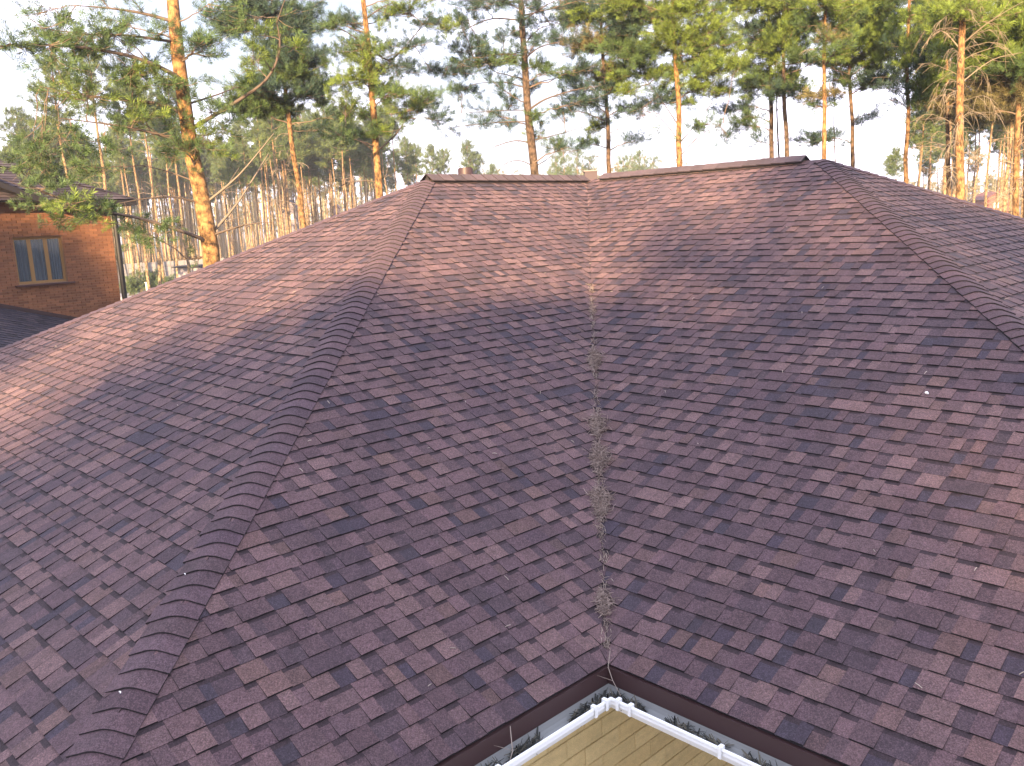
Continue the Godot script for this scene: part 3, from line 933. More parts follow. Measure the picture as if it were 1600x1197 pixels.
# ---------------------------------------------------------------- ground, fence, small things in the yard
func yard() -> void:
	var g := MB.new()
	var nr := 40
	var na := 72
	var ring := []
	for i in nr + 1:
		var r := 1500.0 * pow(float(i) / nr, 3.0)
		var row := []
		for j in na:
			var t := TAU * j / na
			var y := 0.0
			if r > 20.0: y = 0.35 * noise.get_noise_2d(cos(t) * r * 0.02, sin(t) * r * 0.02) * clampf((r - 20.0) / 60.0, 0.0, 1.0)
			row.append(Vector3(cos(t) * r, y - 0.02, sin(t) * r))
		ring.append(row)
	for i in nr:
		for j in na:
			var j2 := (j + 1) % na
			var m: Vector3 = (ring[i][j] + ring[i + 1][j2]) * 0.5
			var k := clampf(0.5 + 0.6 * noise.get_noise_2d(m.x * 0.05, m.z * 0.05), 0.0, 1.0)
			g.quad(ring[i][j], ring[i][j2], ring[i + 1][j2], ring[i + 1][j], Vector3.UP, lin(0.115, 0.09, 0.058).lerp(lin(0.085, 0.09, 0.04), k))
	var gn := put("ground", g, M.ground)
	gn.set_meta("kind", "structure")
	# concrete panel fence behind the yard
	var a := at(178, 440, 134)
	var b := at(352, 436, 138)
	var fence := thing("concrete_fence", "pale grey concrete panel fence at the foot of the pines, left", "fence", "", Vector3(a.x, 0, a.z))
	var d := Vector3(b.x - a.x, 0, b.z - a.z)
	var nrm := d.normalized().cross(Vector3.UP)
	for i in 8:
		var p0 := d * (i / 8.0)
		var p1 := d * ((i + 1) / 8.0)
		for r in 4:
			var pb := MB.new()
			pb.box((p0 + p1) * 0.5 + Vector3(0, 0.36 + r * 0.71, 0), d.normalized() * (p0.distance_to(p1) * 0.5 - 0.1), Vector3(0, 0.335, 0), nrm * 0.05, lin(0.25, 0.235, 0.245) * rng.randf_range(0.9, 1.06))
			put("panel", pb, M.paint, fence)
	for i in 9:
		var pb := MB.new()
		pb.box(d * (i / 8.0) + Vector3(0, 1.45, 0), d.normalized() * 0.1, Vector3(0, 1.45, 0), nrm * 0.1, lin(0.22, 0.21, 0.215))
		put("post", pb, M.paint, fence)
	# garden path
	var pm := MB.new()
	var q0 := at(196, 462, 95)
	var q1 := at(262, 452, 100)
	pm.box(Vector3((q0.x + q1.x) * 0.5, 0.25, (q0.z + q1.z) * 0.5), Vector3(4.5, 0, 0), Vector3(0, 0.25, 0), Vector3(0, 0, 3.5), lin(0.3, 0.28, 0.29))
	tag(put("garden_path", pm, M.paint), "grey paved strip in the yard right of the brick house", "path", "", "structure")
	# white post
	var wp := at(229, 446, 92)
	var ps := thing("garden_post", "short white post standing in the yard beside the brick house", "post", "", Vector3(wp.x, 0, wp.z))
	var pbm := MB.new()
	pbm.tube(PackedVector3Array([Vector3(0, 0, 0), Vector3(0, wp.y + 0.25, 0)]), PackedFloat32Array([0.11, 0.10]), 10, lin(0.6, 0.58, 0.5), lin(0.6, 0.58, 0.5))
	put("shaft", pbm, M.paint, ps)
	var pcap := MB.new()
	pcap.box(Vector3(0, wp.y + 0.28, 0), Vector3(0.13, 0, 0), Vector3(0, 0.035, 0), Vector3(0, 0, 0.13), lin(0.62, 0.6, 0.52))
	put("cap", pcap, M.paint, ps)
	# little shed with dark flat roof
	var sp := at(298, 420, 84)
	var sh := thing("garden_shed", "low lilac grey shed with a dark flat roof edge below the big pine", "shed", "", Vector3(sp.x, 0, sp.z))
	var sb := MB.new()
	sb.box(Vector3(0.3, 1.75, 0), Vector3(1.05, 0, 0), Vector3(0, 1.75, 0), Vector3(0, 0, 1.2), lin(0.22, 0.2, 0.23))
	put("wall", sb, M.paint, sh)
	var sr := MB.new()
	sr.box(Vector3(0.2, 3.56, 0), Vector3(1.35, 0, 0), Vector3(0, 0.07, 0), Vector3(0, 0, 1.5), lin(0.05, 0.045, 0.05))
	put("roof", sr, M.paint, sh)
	# far small buildings among the trunks
	small_house(at(457, 335, 150), 2.2, 3.0, lin(0.17, 0.15, 0.18), lin(0.06, 0.05, 0.065), "small lilac grey gabled hut far among the pine trunks", 1.6)
	small_house(at(526, 326, 170), 1.1, 1.2, lin(0.36, 0.25, 0.23), lin(0.30, 0.2, 0.2), "tiny pinkish white hut far among the pines just above the roof line", 0.5)
	small_house(at(1548, 316, 170), 4.5, 2.4, lin(0.22, 0.075, 0.06), lin(0.16, 0.06, 0.05), "low red house far behind the pine trunks at right", 1.2)

func small_house(p: Vector3, w: float, hh: float, wc: Color, rc: Color, label: String, gab: float) -> void:
	var h := thing("distant_house", label, "house", "", Vector3(p.x, 0, p.z))
	var top := p.y + hh * 0.2
	var b := MB.new()
	b.box(Vector3(0, top * 0.5, 0), Vector3(w * 0.5, 0, 0), Vector3(0, top * 0.5, 0), Vector3(0, 0, w * 0.5), wc)
	b.quad(Vector3(-w * 0.5, top, w * 0.5), Vector3(w * 0.5, top, w * 0.5), Vector3(0, top + gab, w * 0.5), Vector3(0, top + gab, w * 0.5), Vector3(0, 0, 1), wc)
	b.quad(Vector3(-w * 0.5, top, -w * 0.5), Vector3(w * 0.5, top, -w * 0.5), Vector3(0, top + gab, -w * 0.5), Vector3(0, top + gab, -w * 0.5), Vector3(0, 0, -1), wc)
	put("wall", b, M.paint, h)
	var r := MB.new()
	for s: float in [-1.0, 1.0]:
		var e := Vector3(s * (w * 0.5 + 0.25), top - 0.25 * gab / (w * 0.5), 0)
		var k := Vector3(0, top + gab, 0)
		var sl := (k - e) * 0.5
		r.box((k + e) * 0.5 + Vector3(0, 0.06, 0), sl, Vector3(-sl.y, sl.x, 0).normalized() * 0.05, Vector3(0, 0, w * 0.5 + 0.3), rc)
	put("roof", r, M.paint, h)
	var wd := MB.new()
	wd.box(Vector3(0, top - minf(hh * 0.45, 1.0), w * 0.5 + 0.01), Vector3(w * 0.16, 0, 0), Vector3(0, minf(hh * 0.2, 0.45), 0), Vector3(0, 0, 0.02), lin(0.6, 0.58, 0.55))
	put("window", wd, M.paint, h)

# ---------------------------------------------------------------- pines
var tuft: ArrayMesh                               # a spray of needles on a twig end
var clump: ArrayMesh                              # a coarser spray for trees far off

func tuft_meshes() -> void:
	tuft = spray(28, 0.135, 0.014, 0.20)
	clump = spray(22, 0.15, 0.021, 0.20)

func spray(n: int, l: float, w: float, axis: float) -> ArrayMesh:
	var mb := MB.new()
	for i in n:
		var t := (i + rng.randf()) / n
		var an := i * 2.39996 + rng.randf() * 0.6
		var p := Vector3(0, axis * t, 0)
		var tilt := lerpf(1.15, 0.35, t) + rng.randf_range(-0.2, 0.2)
		var d := Vector3(cos(an) * sin(tilt), cos(tilt), sin(an) * sin(tilt))
		var s := d.cross(Vector3(rng.randf_range(-1, 1), rng.randf_range(-1, 1), rng.randf_range(-1, 1))).normalized() * w * 0.5
		var nn := d.cross(s).normalized()
		var e := p + d * l * rng.randf_range(0.8, 1.15)
		var m := p.lerp(e, 0.55)
		var col := Color.WHITE * rng.randf_range(0.8, 1.15)
		mb.tri(p, m + s, m - s, nn, col)
		mb.tri(e, m + s, m - s, nn, col)
	return mb.mesh(M.needle)

func make_crown(tfs: Array, cols: PackedColorArray, mesh: ArrayMesh, parent: Node) -> MultiMeshInstance3D:
	var mm := MultiMesh.new()
	mm.transform_format = MultiMesh.TRANSFORM_3D
	mm.use_colors = true
	mm.mesh = mesh
	mm.instance_count = tfs.size()
	for i in tfs.size():
		mm.set_instance_transform(i, tfs[i])
		mm.set_instance_color(i, cols[i])
	var o := MultiMeshInstance3D.new()
	o.name = "crown"
	o.multimesh = mm
	parent.add_child(o, true)
	o.set_meta("kind", "stuff")
	return o

func tuft_at(p: Vector3, d: Vector3, s: float) -> Transform3D:
	var y := d.normalized()
	var x := y.cross(Vector3(rng.randf_range(-1, 1), 0.3, rng.randf_range(-1, 1))).normalized()
	return Transform3D(Basis(x * s, y * s, x.cross(y) * s), p)

func bez(a: Vector3, b: Vector3, c: Vector3, t: float) -> Vector3:
	return a * (1 - t) * (1 - t) + b * 2 * t * (1 - t) + c * t * t

# a tree described by two points of its trunk (photograph pixels), its distance, and the clumps of its crown
class Pine:
	var node: Node3D
	var base: Vector3
	var top: Vector3
	var r0: float
	var dist: float
	var tf := []
	var col := PackedColorArray()
	var bend: Vector3
	var limbs := PackedVector3Array()            # points of the drawn limbs, to hang clumps on
	func trunk(t: float) -> Vector3:               # world point at fraction of the height
		return base.lerp(top, t) + bend * sin(t * PI)
	func at_y(y: float) -> Vector3:
		return trunk(clampf((y - base.y) / (top.y - base.y), 0.0, 1.0))

func begin_pine(label: String, group: String, x0: float, y0: float, x1: float, y1: float, dist: float, r0: float, height: float, warm: float, bend := 0.0) -> Pine:
	var t := Pine.new()
	var p0 := at(x0, y0, dist)
	var p1 := at(x1, y1, dist)
	var d := (p1 - p0) / (p1.y - p0.y)
	t.base = p0 - d * p0.y
	t.top = t.base + d * height
	t.bend = Vector3(bend, 0, 0)
	t.r0 = r0
	t.dist = dist
	t.node = thing("pine_tree", label, "pine tree", group, t.base)
	var mb := MB.new()
	var pts := PackedVector3Array()
	var rad := PackedFloat32Array()
	for i in 25:
		var f := i / 24.0
		var w := Vector3(noise.get_noise_2d(f * 9.0, x0), 0, noise.get_noise_2d(f * 9.0, x0 + 70.0)) * 0.10
		pts.append(t.trunk(f) - t.base + w)
		rad.append(r0 * (1.0 - 0.80 * f) * (1.0 + (0.25 if i == 0 else 0.0)) * (1.0 + 0.06 * noise.get_noise_2d(f * 60.0, x0 + 7.0)))
	var lo := lin(0.085, 0.066, 0.058).lerp(lin(0.34, 0.20, 0.085), warm)
	var hi := lin(0.12, 0.085, 0.065).lerp(lin(0.36, 0.185, 0.075), warm)
	mb.tube(pts, rad, 16, lo, hi, 1.6)
	put("trunk", mb, M.bark, t.node)
	return t

func needle_color(tint: int) -> Color:
	var c: Color
	match tint:
		1: c = lin(0.125, 0.180, 0.024)
		2: c = lin(0.034, 0.068, 0.042)
		3: c = lin(0.135, 0.115, 0.045)
		_: c = lin(0.064, 0.110, 0.030)
	return c * rng.randf_range(0.5, 1.38)

func limb(t: Pine, a: Vector3, c: Vector3, sag: float, r: float, wood: Color) -> MB:
	var mb := MB.new()
	var mid := a.lerp(c, 0.5) + Vector3(0, sag, 0)
	var pts := PackedVector3Array()
	var rad := PackedFloat32Array()
	var ln := a.distance_to(c)
	for i in 9:
		var f := i / 8.0
		var j := Vector3(rng.randf_range(-1, 1), rng.randf_range(-1, 1), rng.randf_range(-1, 1)) * 0.022 * ln * (0.0 if i == 0 else 1.0)
		pts.append(bez(a, mid, c, f) + j - t.base)
		rad.append(lerpf(r, r * 0.28, f))
	mb.tube(pts, rad, 6, wood, wood * 0.9)
	return mb

func blob(t: Pine, x: float, y: float, rx: float, ry: float, tint := 0, droop := 0.30, dz := 99.0, dens := 1.0) -> void:
	var m := t.dist / F
	var c := at(x, y, t.dist)
	var ax := rx * m
	var ay := ry * m
	var away := Vector3(c.x, 0, c.z).normalized()
	var trk0 := t.at_y(c.y)
	var off := Vector2(c.x - trk0.x, c.z - trk0.z).length()
	if dz > 90.0: dz = rng.randf_range(-1.0, 1.0) * (0.35 * off + 0.6)
	c += away * dz
	var dist_h := Vector2(c.x - trk0.x, c.z - trk0.z).length()
	var a := t.at_y(c.y - droop * dist_h)
	var wood := lin(0.16, 0.115, 0.085)
	var thick := clampf(0.014 + 0.009 * dist_h, 0.013, t.r0 * 0.4)
	var best := a.distance_to(c) * 0.8
	for q in t.limbs:
		var far := q.distance_to(c)
		if far < best:
			best = far
			a = q
			thick = 0.012
	dist_h = minf(dist_h, a.distance_to(c))
	thick = maxf(thick, t.dist * 0.0006)
	var mb := limb(t, a, c, 0.10 * dist_h, thick, wood)
	var ctl := a.lerp(c, 0.5) + Vector3(0, 0.10 * dist_h, 0)
	var n := int(clampf(ax * ay * PI * 30.0 * dens + 7.0, 7, 80))
	if tint == 2: n = int(n * 0.7)
	for i in n:
		var f := rng.randf_range(clampf(1.0 - ax * 1.3 / maxf(dist_h, 0.3), 0.35, 0.8), 1.0)
		var s := bez(a, ctl, c, f)
		var q := Vector3(rng.randfn() * 0.58, rng.randfn() * 0.58, rng.randfn() * 0.58).limit_length(1.7)
		if q.y < 0.0: q.y *= 0.75
		var e := c + Vector3(q.x * ax, q.y * ay, q.z * ax * 0.9)
		twig_tufts(t, mb, s, e, tint, dens)
	put("branch", mb, M.twig, t.node)

func twig_tufts(t: Pine, mb: MB, s: Vector3, e: Vector3, tint: int, dens := 1.0) -> void:
	var ln := s.distance_to(e)
	if ln < 0.03: return
	var mid := s.lerp(e, 0.5) + Vector3(0, -0.06 * ln, 0)
	mb.tube(PackedVector3Array([s - t.base, mid - t.base, e - t.base]), PackedFloat32Array([0.008, 0.006, 0.003]), 3, lin(0.17, 0.12, 0.08), lin(0.17, 0.12, 0.08))
	var k := int(clampf(ln * 0.65 / 0.085, 3, 11))
	for j in k:
		var f := 1.0 - 0.66 * pow(rng.randf(), 1.2)
		var p := bez(s, mid, e, f) + Vector3(rng.randf_range(-1, 1), rng.randf_range(-0.6, 0.8), rng.randf_range(-1, 1)) * 0.075
		var d := (e - s).normalized() * 0.7 + Vector3(rng.randf_range(-0.8, 0.8), rng.randf_range(-0.1, 1.1), rng.randf_range(-0.8, 0.8))
		t.tf.append(tuft_at(p - t.base, d, rng.randf_range(0.75, 1.25) * clampf(t.dist / 30.0, 0.85, 1.2)))
		t.col.append(needle_color(tint))

func bare(t: Pine, pts_px: Array, r: float, dz := 0.0, foliage := 0.0, tint := 0, twigs := 4, wood := Color(0.10, 0.073, 0.055)) -> void:   # a limb drawn by its bends; attached end first
	var pts := PackedVector3Array()
	var rad := PackedFloat32Array()
	var raw := []
	for i in pts_px.size():
		var p := at(pts_px[i][0], pts_px[i][1], t.dist)
		var f := float(i) / (pts_px.size() - 1)
		p += Vector3(p.x, 0, p.z).normalized() * dz * f
		raw.append(p)
	raw[0] = t.at_y(raw[0].y)
	var nseg: int = (raw.size() - 1) * 4
	for i in nseg + 1:
		var f := float(i) / 4.0
		var k := mini(int(f), raw.size() - 2)
		var u := f - k
		var p0: Vector3 = raw[maxi(k - 1, 0)]
		var p1: Vector3 = raw[k]
		var p2: Vector3 = raw[k + 1]
		var p3: Vector3 = raw[mini(k + 2, raw.size() - 1)]
		pts.append(p1.cubic_interpolate(p2, p0, p3, u) - t.base)
		rad.append(lerpf(r, r * 0.22, float(i) / nseg))
	var mb := MB.new()
	mb.tube(pts, rad, 6, wood, wood)
	var ln := pts[0].distance_to(pts[nseg])
	for i in twigs:
		var k := rng.randi_range(int(nseg * 0.3), nseg - 1)
		var s := pts[k]
		var fw := (pts[k + 1] - pts[k]).normalized()
		var d := (fw * 0.8 + Vector3(rng.randf_range(-0.7, 0.7), rng.randf_range(-0.6, 0.6), rng.randf_range(-0.7, 0.7))).normalized() * ln * rng.randf_range(0.12, 0.3)
		mb.tube(PackedVector3Array([s, s + d * 0.5 + Vector3(0, rng.randf_range(-0.05, 0.08), 0), s + d]), PackedFloat32Array([r * 0.3, r * 0.22, 0.004]), 4, wood, wood)
	if foliage > 0.0:
		for i in int(ln * foliage * 8.0):
			var k := rng.randi_range(int(nseg * 0.35), nseg)
			var s := pts[k] + t.base
			var e := s + Vector3(rng.randf_range(-0.5, 0.5), rng.randf_range(-0.38, 0.25), rng.randf_range(-0.5, 0.5))
			twig_tufts(t, mb, s, e, tint)
	for q in pts:
		t.limbs.append(q + t.base)
	put("branch", mb, M.twig, t.node)

func upper_crown(t: Pine, y_px: float, n: int) -> void:       # what stands above the frame
	var y0 := at(800, y_px, t.dist).y
	var y1 := t.top.y
	for i in n:
		var f := (i + rng.randf()) / n
		var y := lerpf(y0 + 0.6, y1, f)
		var an := rng.randf() * TAU
		var rr := lerpf(2.2, 0.3, f) * rng.randf_range(0.5, 1.0)
		var trk := t.at_y(y)
		var c := trk + Vector3(cos(an) * rr, 0.1, sin(an) * rr)
		var a := t.at_y(y - rr * 0.35)
		var mb := limb(t, a, c, 0.1, 0.03, lin(0.2, 0.14, 0.1))
		for k in 10:
			twig_tufts(t, mb, a.lerp(c, rng.randf_range(0.5, 1.0)), c + Vector3(rng.randfn() * 0.5, rng.randfn() * 0.25, rng.randfn() * 0.5), 0)
		put("branch", mb, M.twig, t.node)

func filler(t: Pine, y_px0: float, y_px1: float, n: int, len: float, tint: int) -> void:   # thin sparse side branches all round the trunk
	var y0 := at(800, y_px0, t.dist).y
	var y1 := at(800, y_px1, t.dist).y
	for i in n:
		var y := lerpf(y0, y1, (i + rng.randf()) / n)
		var an := rng.randf() * TAU
		var a := t.at_y(y)
		var l := len * rng.randf_range(0.5, 1.1)
		var c := a + Vector3(cos(an) * l, l * rng.randf_range(0.05, 0.45), sin(an) * l)
		var mb := limb(t, a, c, -0.04 * l, 0.013 + 0.006 * l, lin(0.16, 0.115, 0.085))
		for k in int(5 + l * 4.0):
			var s := a.lerp(c, rng.randf_range(0.45, 1.0))
			twig_tufts(t, mb, s, s + (c - a) * rng.randf_range(0.1, 0.3) + Vector3(rng.randfn(), rng.randfn() * 0.5, rng.randfn()) * 0.3, tint)
		put("branch", mb, M.twig, t.node)

func finish_pine(t: Pine) -> void:
	make_crown(t.tf, t.col, tuft, t.node)

func blobs(t: Pine, list: Array, droop := 0.3, dens := 1.0) -> void:
	for b: Array in list:
		blob(t, b[0], b[1], b[2], b[3], b[4] if b.size() > 4 else 0, droop, 99.0, dens)

func dead_twigs(t: Pine, y0: float, y1: float, n: int, len: float, curl := 0.5, wood := Color(0.30, 0.23, 0.17)) -> void:
	for i in n:
		var y := lerpf(y0, y1, (i + rng.randf()) / n)
		var a := t.at_y(y)
		var an := rng.randf() * TAU
		var l := len * rng.randf_range(0.45, 1.0)
		var d := Vector3(cos(an), rng.randf_range(0.0, 0.8), sin(an))
		var pts := PackedVector3Array()
		var rad := PackedFloat32Array()
		var p := a - t.base
		for k in 8:
			pts.append(p)
			rad.append(lerpf(0.0095, 0.003, k / 7.0))
			p += d * l / 7.0
			d.y -= curl * 0.46 * rng.randf_range(0.1, 1.7) * (1.4 if k > 2 else 0.5)
			d += Vector3(rng.randf_range(-0.28, 0.28), rng.randf_range(-0.1, 0.16), rng.randf_range(-0.28, 0.28))
			d = d.normalized()
		var mb := MB.new()
		mb.tube(pts, rad, 4, wood, wood)
		for k in 8:
			var q := rng.randi_range(1, 6)
			var s := pts[q]
			var dd := ((pts[q + 1] - pts[q]).normalized() + Vector3(rng.randf_range(-0.8, 0.8), rng.randf_range(-0.9, 0.2), rng.randf_range(-0.8, 0.8))).normalized() * l * rng.randf_range(0.15, 0.4)
			mb.tube(PackedVector3Array([s, s + dd * 0.5, s + dd + Vector3(0, -0.08 * l, 0)]), PackedFloat32Array([0.006, 0.0045, 0.002]), 3, wood, wood)
		put("dead_branch", mb, M.twig, t.node)

func near_pines() -> void:
	var g := "pines standing just behind the house"
	# the big leaning pine at left
	var t := begin_pine("thick leaning pine with sunlit orange bark, nearest the brick house", g, 333, 405, 277, 0, 22.0, 0.27, 17.5, 1.0, -0.12)
	bare(t, [[270, 34], [225, 18], [170, 6], [118, -2]], 0.045, 0.6, 0.5)
	bare(t, [[284, 66], [200, 58], [130, 58], [55, 50]], 0.035, -0.5, 1.0)
	bare(t, [[296, 146], [277, 123], [214, 97], [134, 85], [60, 84], [2, 90]], 0.06, -1.2, 0.9)
	bare(t, [[300, 188], [260, 163], [207, 153], [130, 142], [62, 126]], 0.05, 0.8, 0.9)
	bare(t, [[303, 226], [250, 212], [187, 200], [92, 190]], 0.045, -0.6, 0.7)
	bare(t, [[316, 277], [300, 250], [282, 235]], 0.035, -0.5, 0.9)
	bare(t, [[318, 285], [262, 266], [228, 256]], 0.025, 0.8, 0.0)
	bare(t, [[322, 318], [275, 309], [235, 311], [185, 320]], 0.03, -0.8, 0.0)
	bare(t, [[326, 378], [300, 367], [222, 343], [150, 330], [90, 312], [45, 296]], 0.05, -1.6, 0.5)
	bare(t, [[312, 202], [371, 160], [418, 127], [438, 84], [432, 40]], 0.05, -0.8, 0.2)
	bare(t, [[308, 163], [340, 145], [366, 132]], 0.03, 0.5, 0.3)
	bare(t, [[330, 322], [372, 276], [428, 212]], 0.035, -0.5, 0.0, 0, 3, Color(0.17, 0.135, 0.105))
	bare(t, [[338, 373], [370, 318], [419, 238]], 0.04, 0.4, 0.0, 0, 3, Color(0.17, 0.135, 0.105))
	bare(t, [[340, 370], [382, 352], [428, 347]], 0.03, -0.5, 0.0, 0, 2)
	bare(t, [[336, 400], [318, 402], [292, 404], [272, 388], [236, 368]], 0.035, 0.6, 0.3)
	blobs(t, [[55, 12, 38, 14], [100, 22, 26, 10], [70, 52, 34, 10], [120, 58, 42, 14], [180, 66, 42, 16], [255, 58, 30, 12], [20, 88, 20, 10], [85, 90, 36, 12], [150, 86, 38, 14], [212, 100, 34, 16], [284, 72, 18, 26, 1], [318, 90, 34, 26], [92, 125, 36, 14], [140, 145, 42, 20, 1], [200, 132, 36, 22], [235, 118, 36, 18, 1], [262, 140, 28, 22], [215, 188, 34, 16, 1], [272, 190, 24, 22], [276, 238, 32, 18], [335, 225, 34, 32, 1], [352, 200, 26, 26], [330, 178, 28, 20], [60, 236, 36, 16], [92, 252, 38, 22], [115, 226, 28, 18], [74, 300, 26, 14], [105, 328, 30, 12, 1], [160, 330, 26, 9], [236, 376, 28, 24], [215, 360, 22, 16], [392, 100, 26, 36, 1], [384, 128, 20, 18, 1], [408, 58, 16, 12, 1], [460, 70, 16, 12, 1], [375, 50, 26, 16]], 0.1, 0.38)
	blobs(t, [[45, 268, 26, 14], [70, 270, 30, 16], [135, 265, 30, 18], [165, 240, 28, 14], [60, 320, 22, 9], [130, 345, 26, 9, 1], [95, 348, 18, 8]], 0.1, 0.42)
	filler(t, 240, 0, 7, 1.5, 0)
	upper_crown(t, 0, 16)
	finish_pine(t)
	t = begin_pine("dark crowned pine with a thin trunk, right of the thick leaning pine", g, 470, 330, 424, 0, 34.0, 0.16, 16.5, 0.7, 0.05)
	blobs(t, [[420, 18, 48, 26, 2], [462, 42, 40, 26, 2], [368, 38, 40, 24, 2], [432, 66, 42, 24, 2], [482, 96, 34, 26, 2], [452, 122, 46, 26], [404, 150, 40, 24], [428, 172, 44, 22], [478, 152, 34, 24, 2], [440, 104, 32, 22], [500, 140, 28, 22, 2], [372, 172, 28, 20], [385, 8, 34, 18, 2]])
	dead_twigs(t, 7.0, 11.0, 14, 1.6, 0.3)
	filler(t, 200, 0, 12, 1.8, 2)
	upper_crown(t, -20, 8)
	finish_pine(t)
	t = begin_pine("pine with a bright orange lower trunk standing left of the left roof hip", g, 592, 300, 567, 0, 27.0, 0.17, 17.0, 0.9, 0.04)
	bare(t, [[591, 236], [612, 216], [631, 190], [634, 172]], 0.03, 0.4, 0.3)
	bare(t, [[579, 66], [606, 92], [640, 60], [676, 8]], 0.035, 0.6, 0.2)
	bare(t, [[574, 30], [592, 18], [615, 10]], 0.025, -0.5, 0.2)
	bare(t, [[588, 240], [566, 222], [540, 200]], 0.025, -0.4, 0.1)
	bare(t, [[592, 285], [570, 282], [540, 286], [520, 300]], 0.02, 0.5, 0.0)
	bare(t, [[594, 285], [604, 270], [606, 250]], 0.02, 0.5, 0.0)
	blobs(t, [[580, 86, 36, 26, 1], [550, 126, 32, 22, 1], [540, 168, 28, 22, 1], [574, 114, 28, 22, 1], [608, 148, 34, 22, 1], [644, 168, 34, 24, 1], [668, 160, 26, 22], [686, 190, 20, 20, 2], [632, 6, 32, 18, 1], [666, 36, 26, 12, 2], [702, 46, 14, 12, 1], [640, 78, 38, 12, 2], [672, 98, 18, 10, 2], [548, 34, 24, 16, 2], [510, 30, 24, 12, 2], [520, 52, 18, 8], [543, 214, 24, 12], [622, 118, 26, 18, 2], [596, 210, 16, 10, 1], [560, 66, 20, 12], [690, 30, 22, 10, 2]])
	filler(t, 230, 0, 12, 1.6, 0)
	upper_crown(t, -20, 10)
	finish_pine(t)
	t = begin_pine("tall brown pine with bare arching branches standing behind the left ridge", g, 832, 270, 811, 0, 29.0, 0.215, 17.0, 0.08, 0.03)
	bare(t, [[815, 32], [770, 26], [735, 36], [712, 46]], 0.03, 0.8, 0.4, 2)
	bare(t, [[818, 34], [850, 14], [880, 2]], 0.03, -0.6, 0.4, 2)
	bare(t, [[819, 72], [842, 42], [872, 30]], 0.025, 0.6, 0.3, 2)
	bare(t, [[818, 88], [788, 87], [740, 96], [700, 112]], 0.025, -0.9, 0.4, 2)
	bare(t, [[820, 92], [845, 76], [884, 70]], 0.028, -0.6, 0.3, 2)
	bare(t, [[822, 138], [792, 128], [756, 126], [722, 132]], 0.022, 0.6, 0.3, 2)
	bare(t, [[823, 141], [842, 126], [872, 116]], 0.03, 0.7, 0.1)
	bare(t, [[826, 172], [852, 157], [892, 146], [925, 141]], 0.035, -0.8, 0.2, 2)
	bare(t, [[825, 172], [780, 172], [708, 176]], 0.018, 0.3, 0.0, 0, 2)
	bare(t, [[827, 190], [780, 192], [738, 197], [704, 202]], 0.02, -0.5, 0.2, 2)
	bare(t, [[829, 224], [806, 219], [778, 226], [758, 236]], 0.024, 0.5, 0.0)
	bare(t, [[830, 260], [815, 252], [795, 254], [776, 270]], 0.02, -0.4, 0.0)
	bare(t, [[835, 262], [852, 250], [866, 238]], 0.02, 0.4, 0.1)
	bare(t, [[834, 220], [872, 208], [916, 193]], 0.02, 0.8, 0.05)
	blobs(t, [[748, 10, 34, 14, 2], [730, 27, 28, 11, 2], [718, 40, 20, 10, 2], [782, 6, 24, 12, 2], [856, 24, 30, 20, 2], [834, 8, 26, 14, 2], [876, 12, 24, 16, 2], [848, 62, 32, 16, 2], [882, 66, 22, 16, 2], [754, 67, 22, 13, 2], [734, 82, 28, 12, 2], [786, 63, 14, 8, 2], [764, 104, 34, 13], [793, 100, 20, 10], [718, 115, 32, 10, 2], [692, 121, 20, 9, 2], [730, 134, 22, 9, 2], [722, 148, 14, 7, 2], [834, 105, 18, 9], [857, 115, 20, 10], [800, 159, 14, 9], [759, 201, 18, 7, 2], [793, 196, 20, 7, 2], [836, 186, 14, 10], [880, 172, 20, 10, 2], [867, 226, 18, 12], [890, 232, 22, 10, 2], [836, 210, 10, 8, 1]], 0.3, 0.8)
	filler(t, 200, 0, 14, 1.8, 2)
	upper_crown(t, -20, 10)
	finish_pine(t)
	t = begin_pine("slim pine with yellowish tufts standing behind the small vent box", g, 951, 270, 939, 0, 34.0, 0.14, 16.5, 0.12, 0.02)
	blobs(t, [[902, 26, 28, 18, 1], [892, 36, 20, 12, 1], [938, 18, 32, 22, 2], [960, 34, 24, 20, 2], [918, 72, 36, 15, 3], [945, 78, 28, 13, 1], [938, 114, 28, 16, 3], [948, 128, 22, 12, 1], [888, 118, 18, 10, 1], [901, 138, 22, 9, 2], [918, 164, 32, 10, 2], [888, 174, 18, 10, 2], [962, 142, 18, 9, 1], [938, 196, 16, 13, 1], [938, 48, 24, 18, 2], [970, 60, 24, 16], [965, 106, 18, 10], [985, 168, 22, 10, 2], [920, 225, 14, 6], [990, 220, 16, 8, 2]])
	dead_twigs(t, 7.2, 10.5, 10, 2.0, 0.1, lin(0.17, 0.12, 0.09))
	filler(t, 200, 0, 12, 1.5, 2)
	upper_crown(t, -20, 8)
	finish_pine(t)
	t = begin_pine("broad bright green pine with an orange trunk behind the right ridge", g, 1063, 260, 1051, 0, 30.0, 0.155, 17.0, 0.95, 0.0)
	bare(t, [[1062, 196], [1030, 150], [1002, 112]], 0.022, 0.5, 0.1)
	bare(t, [[1062, 222], [1036, 190], [1000, 172]], 0.02, -0.5, 0.1)
	bare(t, [[1064, 224], [1090, 190], [1118, 150]], 0.022, 0.5, 0.1)
	bare(t, [[1064, 244], [1095, 212], [1130, 196]], 0.02, -0.6, 0.1)
